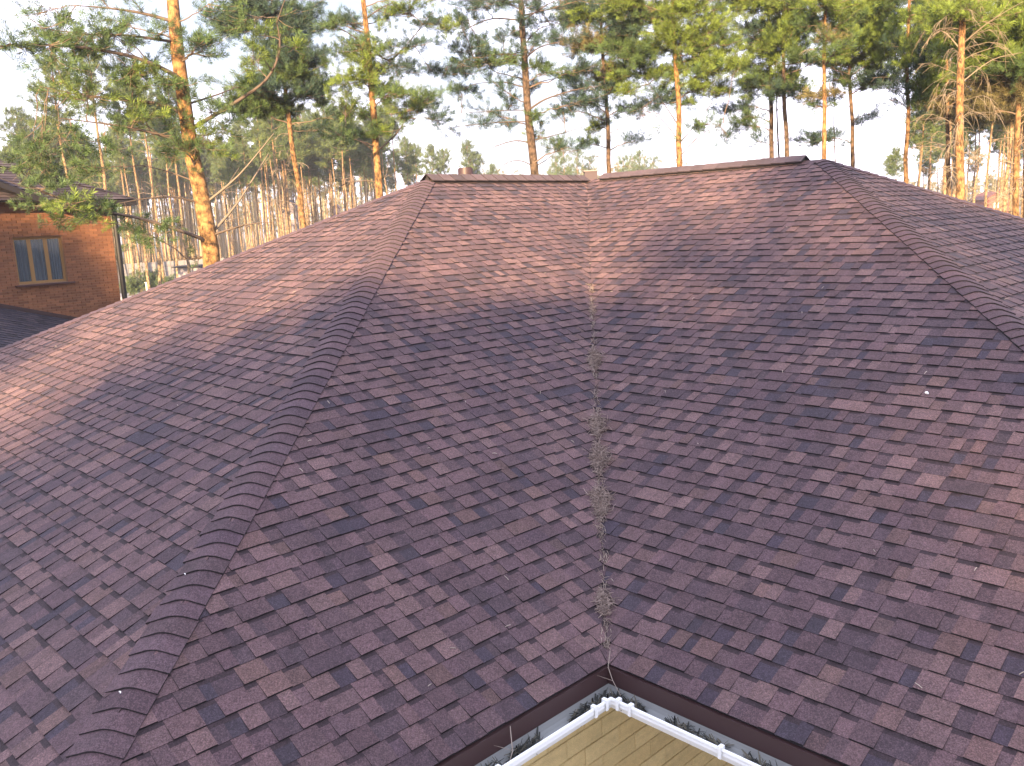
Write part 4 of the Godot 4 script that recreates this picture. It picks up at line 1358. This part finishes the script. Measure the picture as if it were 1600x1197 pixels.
	blobs(t, [[979, 10, 40, 22, 1], [1004, 28, 38, 22], [980, 46, 30, 18, 2], [988, 68, 44, 18], [1020, 74, 36, 22, 1], [996, 92, 36, 16], [969, 115, 24, 12, 1], [1010, 115, 38, 16], [1034, 116, 26, 14, 1], [982, 144, 24, 10, 1], [1002, 169, 28, 12, 2], [1030, 150, 20, 10, 2], [1080, 20, 38, 28, 1], [1040, 14, 34, 24, 1], [1050, 56, 30, 20, 1], [1117, 50, 30, 24, 1], [1080, 76, 36, 24, 1], [1104, 84, 30, 20, 1], [1124, 111, 34, 18, 1], [1151, 111, 18, 10, 1], [1094, 140, 34, 14, 1], [1126, 144, 24, 13, 1], [1066, 112, 24, 18, 1], [1110, 196, 22, 11], [1137, 214, 13, 9, 2], [1070, 160, 20, 12], [1140, 70, 20, 14, 1]])
	dead_twigs(t, 7.0, 9.5, 8, 1.6, 0.1, lin(0.22, 0.16, 0.12))
	filler(t, 180, 0, 14, 1.6, 0)
	upper_crown(t, -20, 10)
	finish_pine(t)
	t = begin_pine("left trunk of a dark pair of pines behind the right ridge", g, 1206, 245, 1199, 0, 35.0, 0.15, 16.5, 0.05)
	blobs(t, [[1166, 8, 24, 14, 1], [1196, 14, 38, 22, 1], [1172, 47, 26, 17, 2], [1204, 52, 32, 18], [1176, 98, 28, 13, 2], [1196, 124, 36, 17], [1172, 135, 28, 17, 2], [1158, 162, 26, 12, 2], [1170, 196, 18, 11], [1162, 180, 20, 10, 2], [1190, 80, 26, 14, 1], [1184, 222, 12, 6, 2]])
	dead_twigs(t, 6.8, 10.0, 8, 1.3, 0.2, lin(0.12, 0.10, 0.08))
	filler(t, 200, 0, 10, 1.3, 2)
	upper_crown(t, -20, 8)
	finish_pine(t)
	t = begin_pine("right trunk of a dark pair of pines behind the right ridge", g, 1229, 245, 1224, 0, 34.0, 0.14, 16.5, 0.1)
	blobs(t, [[1230, 16, 34, 22, 1], [1236, 48, 32, 22, 1], [1250, 68, 22, 14], [1214, 72, 28, 14, 1], [1236, 121, 24, 13, 1], [1243, 145, 26, 12, 1], [1222, 98, 22, 12, 1], [1246, 96, 18, 10], [1216, 150, 16, 9, 2], [1256, 30, 18, 14, 1]])
	dead_twigs(t, 6.8, 10.0, 8, 1.2, 0.2, lin(0.14, 0.11, 0.09))
	filler(t, 190, 0, 10, 1.2, 0)
	upper_crown(t, -20, 8)
	finish_pine(t)
	t = begin_pine("thinnest dark pine, between the two trunks of the dark pair", g, 1216, 245, 1211, 60, 38.0, 0.075, 13.5, 0.05)
	blobs(t, [[1210, 40, 16, 12, 2], [1216, 84, 14, 8, 2], [1206, 140, 14, 8, 2]])
	dead_twigs(t, 6.8, 9.0, 4, 0.8, 0.2, lin(0.12, 0.10, 0.08))
	finish_pine(t)
	t = begin_pine("slim bright orange pine at the top of the right hip", g, 1287, 243, 1291, 0, 27.0, 0.10, 16.5, 1.0)
	blobs(t, [[1290, 14, 38, 22, 1], [1276, 30, 24, 18], [1312, 36, 30, 20, 1], [1298, 61, 20, 14, 3], [1270, 148, 12, 10, 3], [1280, 162, 18, 11], [1296, 148, 11, 9, 3], [1304, 88, 14, 8, 1]])
	dead_twigs(t, 8.5, 11.0, 5, 0.9, 0.2)
	filler(t, 140, 0, 7, 0.9, 0)
	upper_crown(t, -20, 8)
	finish_pine(t)
	t = begin_pine("brown pine with a wide green crown right of the slim orange pine", g, 1331, 255, 1327, 0, 36.0, 0.125, 17.0, 0.2)
	bare(t, [[1331, 190], [1352, 178], [1374, 176]], 0.02, 0.5, 0.3, 2)
	bare(t, [[1331, 226], [1350, 206], [1372, 196]], 0.018, -0.4, 0.0)
	blobs(t, [[1346, 20, 38, 26, 1], [1374, 20, 32, 22, 1], [1340, 54, 34, 20, 1], [1372, 61, 32, 18, 1], [1357, 81, 38, 16, 1], [1384, 94, 26, 16, 1], [1324, 98, 36, 11, 1], [1354, 135, 24, 9], [1384, 124, 28, 10, 2], [1357, 186, 17, 7, 2], [1300, 216, 14, 8, 2], [1316, 122, 18, 9], [1390, 60, 16, 14, 1], [1364, 112, 22, 10, 1]])
	dead_twigs(t, 6.6, 10.5, 12, 1.6, 0.1, lin(0.17, 0.13, 0.10))
	filler(t, 190, 0, 12, 1.5, 0)
	upper_crown(t, -20, 8)
	finish_pine(t)
	t = begin_pine("thin dark little pine low between orange pine and wide crown", g, 1306, 250, 1302, 140, 40.0, 0.06, 11.5, 0.0)
	blobs(t, [[1282, 216, 22, 11, 2], [1264, 220, 14, 8, 2], [1304, 150, 12, 10, 2]])
	finish_pine(t)
	t = begin_pine("pine with an orange lower trunk left of the pale barked pine", g, 1416, 275, 1421, 0, 30.0, 0.10, 16.5, 0.6)
	blobs(t, [[1418, 30, 22, 16, 1], [1436, 66, 24, 16, 1], [1404, 67, 18, 10, 2], [1431, 105, 28, 22, 1], [1438, 126, 22, 16, 1], [1411, 111, 18, 13, 2], [1397, 142, 22, 8, 2], [1418, 162, 22, 10], [1441, 148, 14, 13, 1], [1446, 40, 22, 16, 1]])
	dead_twigs(t, 6.4, 9.8, 12, 1.3, 0.15, lin(0.2, 0.15, 0.12))
	filler(t, 170, 0, 10, 1.2, 2)
	upper_crown(t, -20, 6)
	finish_pine(t)
	# the pale trunk with curled dead twigs
	t = begin_pine("pale barked pine with curled dead twigs all down its trunk, far right", g, 1497, 305, 1504, 20, 25.0, 0.16, 15.5, 0.9)
	dead_twigs(t, 6.6, 10.8, 46, 1.6, 0.85, lin(0.22, 0.175, 0.125))
	bare(t, [[1501, 80], [1470, 50], [1440, 80]], 0.02, -0.4, 0.0, 0, 4, Color(0.22, 0.175, 0.125))
	bare(t, [[1502, 70], [1545, 38], [1598, 10]], 0.02, -0.6, 0.0, 0, 4, Color(0.22, 0.175, 0.125))
	bare(t, [[1502, 130], [1550, 92], [1598, 78]], 0.016, 0.4, 0.0, 0, 4, Color(0.22, 0.175, 0.125))
	blobs(t, [[1458, 12, 28, 18, 1], [1484, 20, 28, 14, 1], [1510, 16, 38, 14, 1], [1540, 18, 38, 15, 1], [1470, 42, 28, 18, 1], [1505, 34, 18, 9, 1]], 0.3, 1.0)
	filler(t, 60, 0, 5, 1.4, 1)
	upper_crown(t, -20, 8)
	finish_pine(t)
	t = begin_pine("dense yellow green pine filling the top right corner behind the pale trunk", g, 1586, 330, 1590, 140, 28.0, 0.115, 16.5, 0.8)
	blobs(t, [[1566, 14, 40, 20, 1], [1592, 27, 30, 20, 1], [1544, 46, 38, 20, 1], [1570, 60, 40, 22, 1], [1592, 78, 28, 24, 1], [1552, 96, 36, 24, 1], [1584, 112, 36, 24], [1600, 50, 30, 20, 1], [1530, 78, 26, 18, 1], [1540, 128, 30, 20, 3], [1574, 146, 34, 20, 3], [1540, 170, 24, 14, 3]], 0.3, 1.2)
	dead_twigs(t, 6.0, 9.6, 22, 1.9, 0.45, lin(0.34, 0.25, 0.18))
	filler(t, 170, 0, 14, 1.6, 1)
	upper_crown(t, -20, 8)
	finish_pine(t)
	t = begin_pine("green pine standing left behind the pale barked trunk", g, 1482, 310, 1480, 100, 38.0, 0.13, 15.5, 0.5)
	blobs(t, [[1462, 46, 30, 22, 1], [1462, 82, 26, 20, 1], [1456, 108, 26, 20, 1], [1472, 134, 26, 18, 1], [1486, 106, 22, 18], [1492, 70, 22, 20, 1], [1452, 20, 26, 18, 1], [1470, 160, 24, 14, 3], [1500, 150, 22, 16, 3], [1484, 180, 24, 14, 3], [1520, 190, 24, 14, 3], [1526, 150, 22, 16, 3], [1524, 110, 24, 20], [1512, 60, 24, 20, 1]])
	dead_twigs(t, 6.4, 9.6, 18, 1.9, 0.4, lin(0.32, 0.24, 0.17))
	filler(t, 170, 0, 12, 1.6, 1)
	upper_crown(t, -20, 6)
	finish_pine(t)
	t = begin_pine("brown trunked pine at the right edge of the frame", g, 1604, 335, 1606, 140, 32.0, 0.17, 16.0, 0.3)
	blobs(t, [[1604, 100, 30, 22], [1590, 150, 28, 18, 3], [1606, 60, 30, 20, 1], [1598, 180, 24, 14, 3], [1570, 190, 24, 12, 3]])
	dead_twigs(t, 5.5, 9.5, 16, 1.8, 0.4, lin(0.32, 0.24, 0.17))
	finish_pine(t)

# ---------------------------------------------------------------- the wood behind: individual slender pines, copies of a few kinds
func wood_pine(sd: int, height: float, live: float, r0: float, spread: float, warm: float) -> Node3D:
	var o := Node3D.new()
	var mb := MB.new()
	var pts := PackedVector3Array()
	var rad := PackedFloat32Array()
	for i in 10:
		var f := i / 9.0
		pts.append(Vector3(0.35 * noise.get_noise_2d(f * 3.0, sd * 9.0), f * height, 0.35 * noise.get_noise_2d(f * 3.0, sd * 9.0 + 40.0)))
		rad.append(r0 * (1.0 - 0.8 * f))
	var lo := lin(0.24, 0.185, 0.14).lerp(lin(0.38, 0.28, 0.175), warm)
	mb.tube(pts, rad, 7, lo, lin(0.34, 0.215, 0.11), 2.5)
	o.add_child(MeshInstance3D.new())
	var tk := o.get_child(0) as MeshInstance3D
	tk.name = "trunk"
	tk.mesh = mb.mesh(M.bark)
	var br := MB.new()
	var tfs := []
	var cols := PackedColorArray()
	var wood := lin(0.24, 0.18, 0.13)
	for i in 16:                                    # dead stubs under the crown
		var y := height * rng.randf_range(live * 0.45, live)
		var an := rng.randf() * TAU
		var l := rng.randf_range(0.5, 1.6)
		var s := Vector3(0, y, 0)
		var e := s + Vector3(cos(an) * l, rng.randf_range(-0.4, 0.4), sin(an) * l)
		br.tube(PackedVector3Array([s, s.lerp(e, 0.5) + Vector3(0, 0.12, 0), e]), PackedFloat32Array([0.022, 0.016, 0.006]), 3, wood, wood)
	var n := 26
	for i in n:
		var f := (i + rng.randf()) / n
		var y := height * lerpf(live, 0.99, f)
		var an := i * 2.4 + rng.randf() * 0.9
		var l := spread * (sin(PI * clampf(f * 0.8 + 0.22, 0, 1)) * 0.85 + 0.15) * rng.randf_range(0.55, 1.1)
		var s := Vector3(pts[int(clampf(y / height * 9.0, 0, 9))].x, y, 0)
		var e := s + Vector3(cos(an) * l, l * lerpf(0.1, 0.75, f), sin(an) * l)
		br.tube(PackedVector3Array([s, s.lerp(e, 0.5) + Vector3(0, -0.05 * l, 0), e]), PackedFloat32Array([0.035, 0.022, 0.01]), 4, wood, wood)
		for k in int(6 + l * 9.0):
			var q := s.lerp(e, rng.randf_range(0.35, 1.05)) + Vector3(rng.randfn() * 0.30, rng.randfn() * 0.16 + 0.05, rng.randfn() * 0.30)
			var d := (e - s).normalized() * 0.6 + Vector3(rng.randf_range(-0.8, 0.8), rng.randf_range(0.0, 1.2), rng.randf_range(-0.8, 0.8))
			tfs.append(tuft_at(q, d, rng.randf_range(1.6, 2.6)))
			cols.append((lin(0.064, 0.106, 0.040).lerp(lin(0.100, 0.132, 0.032), rng.randf())) * rng.randf_range(0.7, 1.2))
	var bi := MeshInstance3D.new()
	bi.name = "branches"
	bi.mesh = br.mesh(M.twig)
	bi.set_meta("kind", "stuff")
	o.add_child(bi)
	make_crown(tfs, cols, clump, o)
	return o

var kinds := []

func plant(x: float, y: float, dist: float, kind: int, scale: float, label: String, group: String) -> Node3D:
	var p := at(x, y, dist)
	var o := kinds[kind].duplicate() as Node3D
	o.name = numbered("pine_tree")
	o.position = Vector3(p.x, -0.1, p.z)
	o.rotation = Vector3(rng.randf_range(-0.015, 0.015), rng.randf() * TAU, rng.randf_range(-0.02, 0.02))
	o.scale = Vector3.ONE * scale
	add_child(o)
	tag(o, label, "pine tree", group)
	return o

func woods() -> void:
	kinds = [wood_pine(1, 20.0, 0.74, 0.17, 1.6, 0.9), wood_pine(2, 19.0, 0.78, 0.14, 1.3, 0.7), wood_pine(3, 21.0, 0.75, 0.20, 1.8, 1.0), wood_pine(4, 18.0, 0.74, 0.13, 1.4, 0.5), wood_pine(5, 19.5, 0.80, 0.15, 1.3, 0.8),
		wood_pine(6, 14.0, 0.25, 0.15, 2.0, 0.5), wood_pine(7, 12.0, 0.18, 0.13, 1.9, 0.4)]
	var lab_l := "slender bare trunked pine in the dense wood behind the roof's left hip"
	var grp_l := "slender pines of the wood at left"
	for i in 165:
		var f := rng.randf()
		var x := lerpf(-70.0, 645.0, pow(f, 0.8))
		var d := lerpf(72.0, 150.0, pow(rng.randf(), 0.8))
		if x < 400.0 and d < 112.0: d = lerpf(112.0, 190.0, rng.randf())
		elif d < 90.0: d += 24.0
		if x > 180.0 and x < 345.0 and d < 141.0: d = lerpf(142.0, 200.0, rng.randf())
		if x > 560.0: d = lerpf(95.0, 200.0, rng.randf())
		plant(x, 300, d, rng.randi_range(0, 4), rng.randf_range(0.88, 1.08), lab_l, grp_l)
	for q: Array in [[206, 108], [216, 112], [247, 84], [254, 100], [274, 92], [291, 76], [130, 62], [176, 70], [232, 66]]:
		plant(q[0], 420, q[1], rng.randi_range(0, 4), rng.randf_range(0.85, 1.0), "slender pale pine in front of the concrete fence by the brick house", "pines in front of the concrete fence")
	for q: Array in [[20, 62, 5, 0.84], [72, 70, 5, 0.90], [118, 78, 6, 1.06], [160, 90, 5, 0.95], [-20, 60, 6, 0.98], [48, 92, 5, 1.05]]:
		plant(q[0], 300, q[1], q[2], q[3], "bushy young pine rising behind the roof of the brick house", "young pines behind the brick house")
	var lab_r := "slender pine trunk in the sparse wood at the right edge"
	for i in 52:
		var x := lerpf(1432.0, 1680.0, rng.randf())
		var d := lerpf(48.0, 170.0, rng.randf())
		plant(x, 300, d, rng.randi_range(0, 4), rng.randf_range(0.72, 0.95), lab_r, "slender pines of the wood at right")
	# single small pines far off against the sky: [x, distance, kind, scale, label]
	for q: Array in [[733, 148, 0, 0.98, "tallest of the small far pines, left of the brown trunk above the round vent pipe"],
			[744, 152, 1, 0.95, ""], [654, 150, 0, 0.98, "far pine on the open sky just right of the orange trunk"], [676, 146, 3, 1.05, ""], [690, 160, 1, 1.02, ""],
			[770, 185, 3, 1.0, "small far pine just left of the tall brown trunk"], [795, 200, 6, 1.3, "far narrow pine close beside the tall brown trunk"], [812, 230, 3, 1.0, ""], [880, 170, 5, 1.42, ""], [902, 190, 5, 1.45, ""], [868, 210, 6, 1.75, ""],
			[922, 200, 5, 1.42, ""], [976, 195, 5, 1.36, ""], [1000, 205, 6, 1.72, ""], [1020, 220, 5, 1.45, ""], [988, 230, 6, 1.8, ""], [1105, 200, 5, 1.15, ""], [1400, 120, 3, 0.72, "pale thin far pine between the ridge top and the pale barked trunk"], [1388, 150, 4, 0.7, ""]]:
		plant(q[0], 270, q[1], q[2], q[3], q[4] if q[4] else "small far pine showing low on the skyline over the ridge", "" if q[4] else "small far pines on the skyline")
	# the far edge of the forest, one mass
	var fk: Node3D = kinds[5]
	var fm := MB.new()
	var tfs := []
	var cols := PackedColorArray()
	for i in 1300:
		var near := i >= 1100
		var x := rng.randf_range(-500, 2100) if not near else rng.randf_range(-90, 650)
		var d := rng.randf_range(250, 340) if not near else rng.randf_range(150, 225)
		var p := at(x, 300, d)
		var hgt := rng.randf_range(13.0, 17.5)
		if x > 1080.0: hgt = rng.randf_range(10.5, 14.0)
		elif x > 680.0: hgt = rng.randf_range(17.0, 23.5)
		else: hgt = rng.randf_range(15.5, 20.5)
		if near: hgt = rng.randf_range(18.0, 21.0)
		fm.tube(PackedVector3Array([Vector3(p.x, 0, p.z), Vector3(p.x, hgt, p.z)]), PackedFloat32Array([0.2, 0.05]), 4, lin(0.4, 0.29, 0.17), lin(0.4, 0.29, 0.17))
		for k in 34:
			var f := rng.randf() if not near else rng.randf_range(0.6, 1.0)
			var y := hgt * lerpf(0.35, 1.0, f)
			var rr := 2.0 * (1.0 - f * 0.85) if not near else 1.6 * (1.3 - f)
			tfs.append(tuft_at(Vector3(p.x + rng.randfn() * rr * 0.55, y, p.z + rng.randfn() * rr * 0.55), Vector3(rng.randf_range(-1, 1), rng.randf_range(0, 1), rng.randf_range(-1, 1)), rng.randf_range(3.0, 5.0)))
			cols.append(lin(0.13, 0.14, 0.05).lerp(lin(0.19, 0.16, 0.07), rng.randf()) * rng.randf_range(0.7, 1.15))
	var ff := put("distant_forest", fm, M.twig)
	ff.set_meta("kind", "stuff")
	tag(ff, "far forest edge along the horizon behind all the trees", "forest")
	make_crown(tfs, cols, clump, ff)
	# brush on the floor of the wood
	var um := []
	var uc := PackedColorArray()
	var us := MB.new()
	for i in 1500:
		var right := i % 4 == 0
		var p := at(rng.randf_range(1400, 1720) if right else rng.randf_range(-80, 660), 300, rng.randf_range(70, 230) if right else rng.randf_range(138, 240))
		p.y = rng.randf_range(0.1, 0.7)
		um.append(tuft_at(p, Vector3(rng.randf_range(-1, 1), 1, rng.randf_range(-1, 1)), rng.randf_range(3.0, 7.0)))
		uc.append(lin(0.12, 0.08, 0.05).lerp(lin(0.07, 0.085, 0.035), rng.randf()) * rng.randf_range(0.6, 1.3))
		if i % 3 == 0:
			p.y = 0.0
			var e := p + Vector3(rng.randfn() * 0.7, rng.randf_range(0.8, 2.6), rng.randfn() * 0.7)
			us.tube(PackedVector3Array([p, p.lerp(e, 0.5) + Vector3(rng.randfn() * 0.1, 0, 0), e]), PackedFloat32Array([0.05, 0.035, 0.012]), 3, lin(0.2, 0.14, 0.1), lin(0.2, 0.14, 0.1))
	var ug := put("undergrowth", us, M.twig)
	tag(ug, "low brown and green brush on the floor of the pine wood", "undergrowth", "", "stuff")
	make_crown(um, uc, clump, ug)
	# shrubs in the yard
	for q: Array in [[232, 436, 104, 3.2, 2.6, "dense green shrub in front of the concrete fence"], [205, 446, 98, 2.4, 2.4, "loose green shrub close to the corner of the brick house"], [262, 440, 100, 2.0, 2.2, "dark low shrub right of the dense green shrub"]]:
		var p := at(q[0], q[1], q[2])
		var s := thing("shrub", q[5], "shrub", "", Vector3(p.x, 0, p.z))
		var st := MB.new()
		var tf2 := []
		var c2 := PackedColorArray()
		for k in 26:
			var an := rng.randf() * TAU
			var e := Vector3(cos(an) * q[3] * 0.5 * rng.randf(), q[4] * rng.randf_range(0.5, 1.0), sin(an) * q[3] * 0.5 * rng.randf())
			st.tube(PackedVector3Array([Vector3(e.x * 0.1, 0, e.z * 0.1), e * 0.6, e]), PackedFloat32Array([0.03, 0.02, 0.01]), 4, lin(0.3, 0.24, 0.18), lin(0.3, 0.24, 0.18))
			for m in 16:
				tf2.append(tuft_at(e * rng.randf_range(0.5, 1.0) + Vector3(rng.randfn(), rng.randfn() * 0.5, rng.randfn()) * 0.3, Vector3(rng.randf_range(-1, 1), 0.8, rng.randf_range(-1, 1)), rng.randf_range(1.2, 2.0)))
				c2.append(lin(0.09, 0.13, 0.045) * rng.randf_range(0.7, 1.2))
		put("stems", st, M.twig, s)
		make_crown(tf2, c2, clump, s)
	for k: Node3D in kinds:
		k.free()

# ---------------------------------------------------------------- pines behind the viewer, whose crowns shade the lower roof
func shade_pine(sd: int) -> Node3D:                 # a full conical tree, one metre of height is one unit times fifteen
	var o := Node3D.new()
	var mb := MB.new()
	mb.tube(PackedVector3Array([Vector3.ZERO, Vector3(0.05, 7, 0), Vector3(0, 14.8, 0)]), PackedFloat32Array([0.17, 0.12, 0.02]), 8, lin(0.3, 0.2, 0.13), lin(0.4, 0.25, 0.13), 2.5)
	var tk := MeshInstance3D.new()
	tk.name = "trunk"
	tk.mesh = mb.mesh(M.bark)
	o.add_child(tk)
	var br := MB.new()
	var tfs := []
	var cols := PackedColorArray()
	for i in 90:
		var f := pow((i + rng.randf()) / 90.0, 0.8)
		var y := lerpf(3.0, 14.6, f)
		var l := lerpf(2.3, 0.55, f * f) * rng.randf_range(0.7, 1.1)
		var an := i * 2.4 + sd
		var s := Vector3(0, y, 0)
		var e := s + Vector3(cos(an) * l, 0.12 * l, sin(an) * l)
		br.tube(PackedVector3Array([s, s.lerp(e, 0.5), e]), PackedFloat32Array([0.03, 0.02, 0.008]), 3, lin(0.2, 0.14, 0.1), lin(0.2, 0.14, 0.1))
		for k in int(6 + 7 * l):
			var q := s.lerp(e, rng.randf_range(0.1, 1.0)) + Vector3(rng.randfn(), rng.randfn() * 0.6, rng.randfn()) * 0.2
			tfs.append(tuft_at(q, Vector3(rng.randf_range(-1, 1), rng.randf_range(-0.2, 1), rng.randf_range(-1, 1)), rng.randf_range(2.2, 3.2)))
			cols.append(lin(0.11, 0.135, 0.045) * rng.randf_range(0.7, 1.2))
	var bi := MeshInstance3D.new()
	bi.name = "branches"
	bi.mesh = br.mesh(M.twig)
	bi.set_meta("kind", "stuff")
	o.add_child(bi)
	make_crown(tfs, cols, clump, o)
	return o

func pines_behind() -> void:
	var k := [wood_pine(21, 15.0, 0.18, 0.16, 2.3, 0.6), shade_pine(1), shade_pine(4)]
	# [x, z, top height, kind]
	for q: Array in [[-31.5, 39.0, 22.4, 1], [-29.6, 38.0, 22.9, 2], [-27.6, 39.0, 22.6, 1], [-25.6, 38.4, 21.6, 2],
			[-14.6, 34.6, 16.4, 2], [-13.5, 36.2, 16.4, 1], [-12.4, 34.8, 16.9, 2], [-11.2, 36.4, 17.1, 1], [-10.1, 34.6, 16.9, 2], [-9.2, 36.2, 16.2, 1],
			[-22.8, 92.0, 33.2, 0], [-20.4, 95.0, 34.2, 0], [-17.8, 92.0, 33.0, 0],
			[-21.8, 90.0, 29.6, 0], [-19.6, 93.0, 30.0, 0], [-17.4, 90.0, 29.2, 0], [-15.2, 92.0, 28.6, 0], [-13.0, 90.0, 28.0, 0], [-10.8, 93.0, 27.6, 0],
			[-28.6, 91.0, 29.8, 0], [-31.0, 93.0, 30.6, 0], [-33.4, 90.0, 30.0, 0], [-36.0, 92.0, 30.8, 0], [-26.4, 95.0, 29.0, 0], [-29.8, 97.0, 30.0, 0], [-34.6, 96.0, 29.6, 0], [-38.4, 94.0, 30.4, 0]]:
		var s: float = q[2] / 15.0
		var o := (k[q[3]] as Node3D).duplicate() as Node3D
		o.name = numbered("pine_tree")
		o.position = Vector3(q[0], -0.1, q[1])
		o.rotation.y = rng.randf() * TAU
		o.scale = Vector3(s if s > 1.6 else 1.0, s, s if s > 1.6 else 1.0)
		add_child(o)
		tag(o, "full crowned pine of the row behind the viewer that shades the roof", "pine tree", "pines behind the viewer")
	for q: Node3D in k:
		q.free()
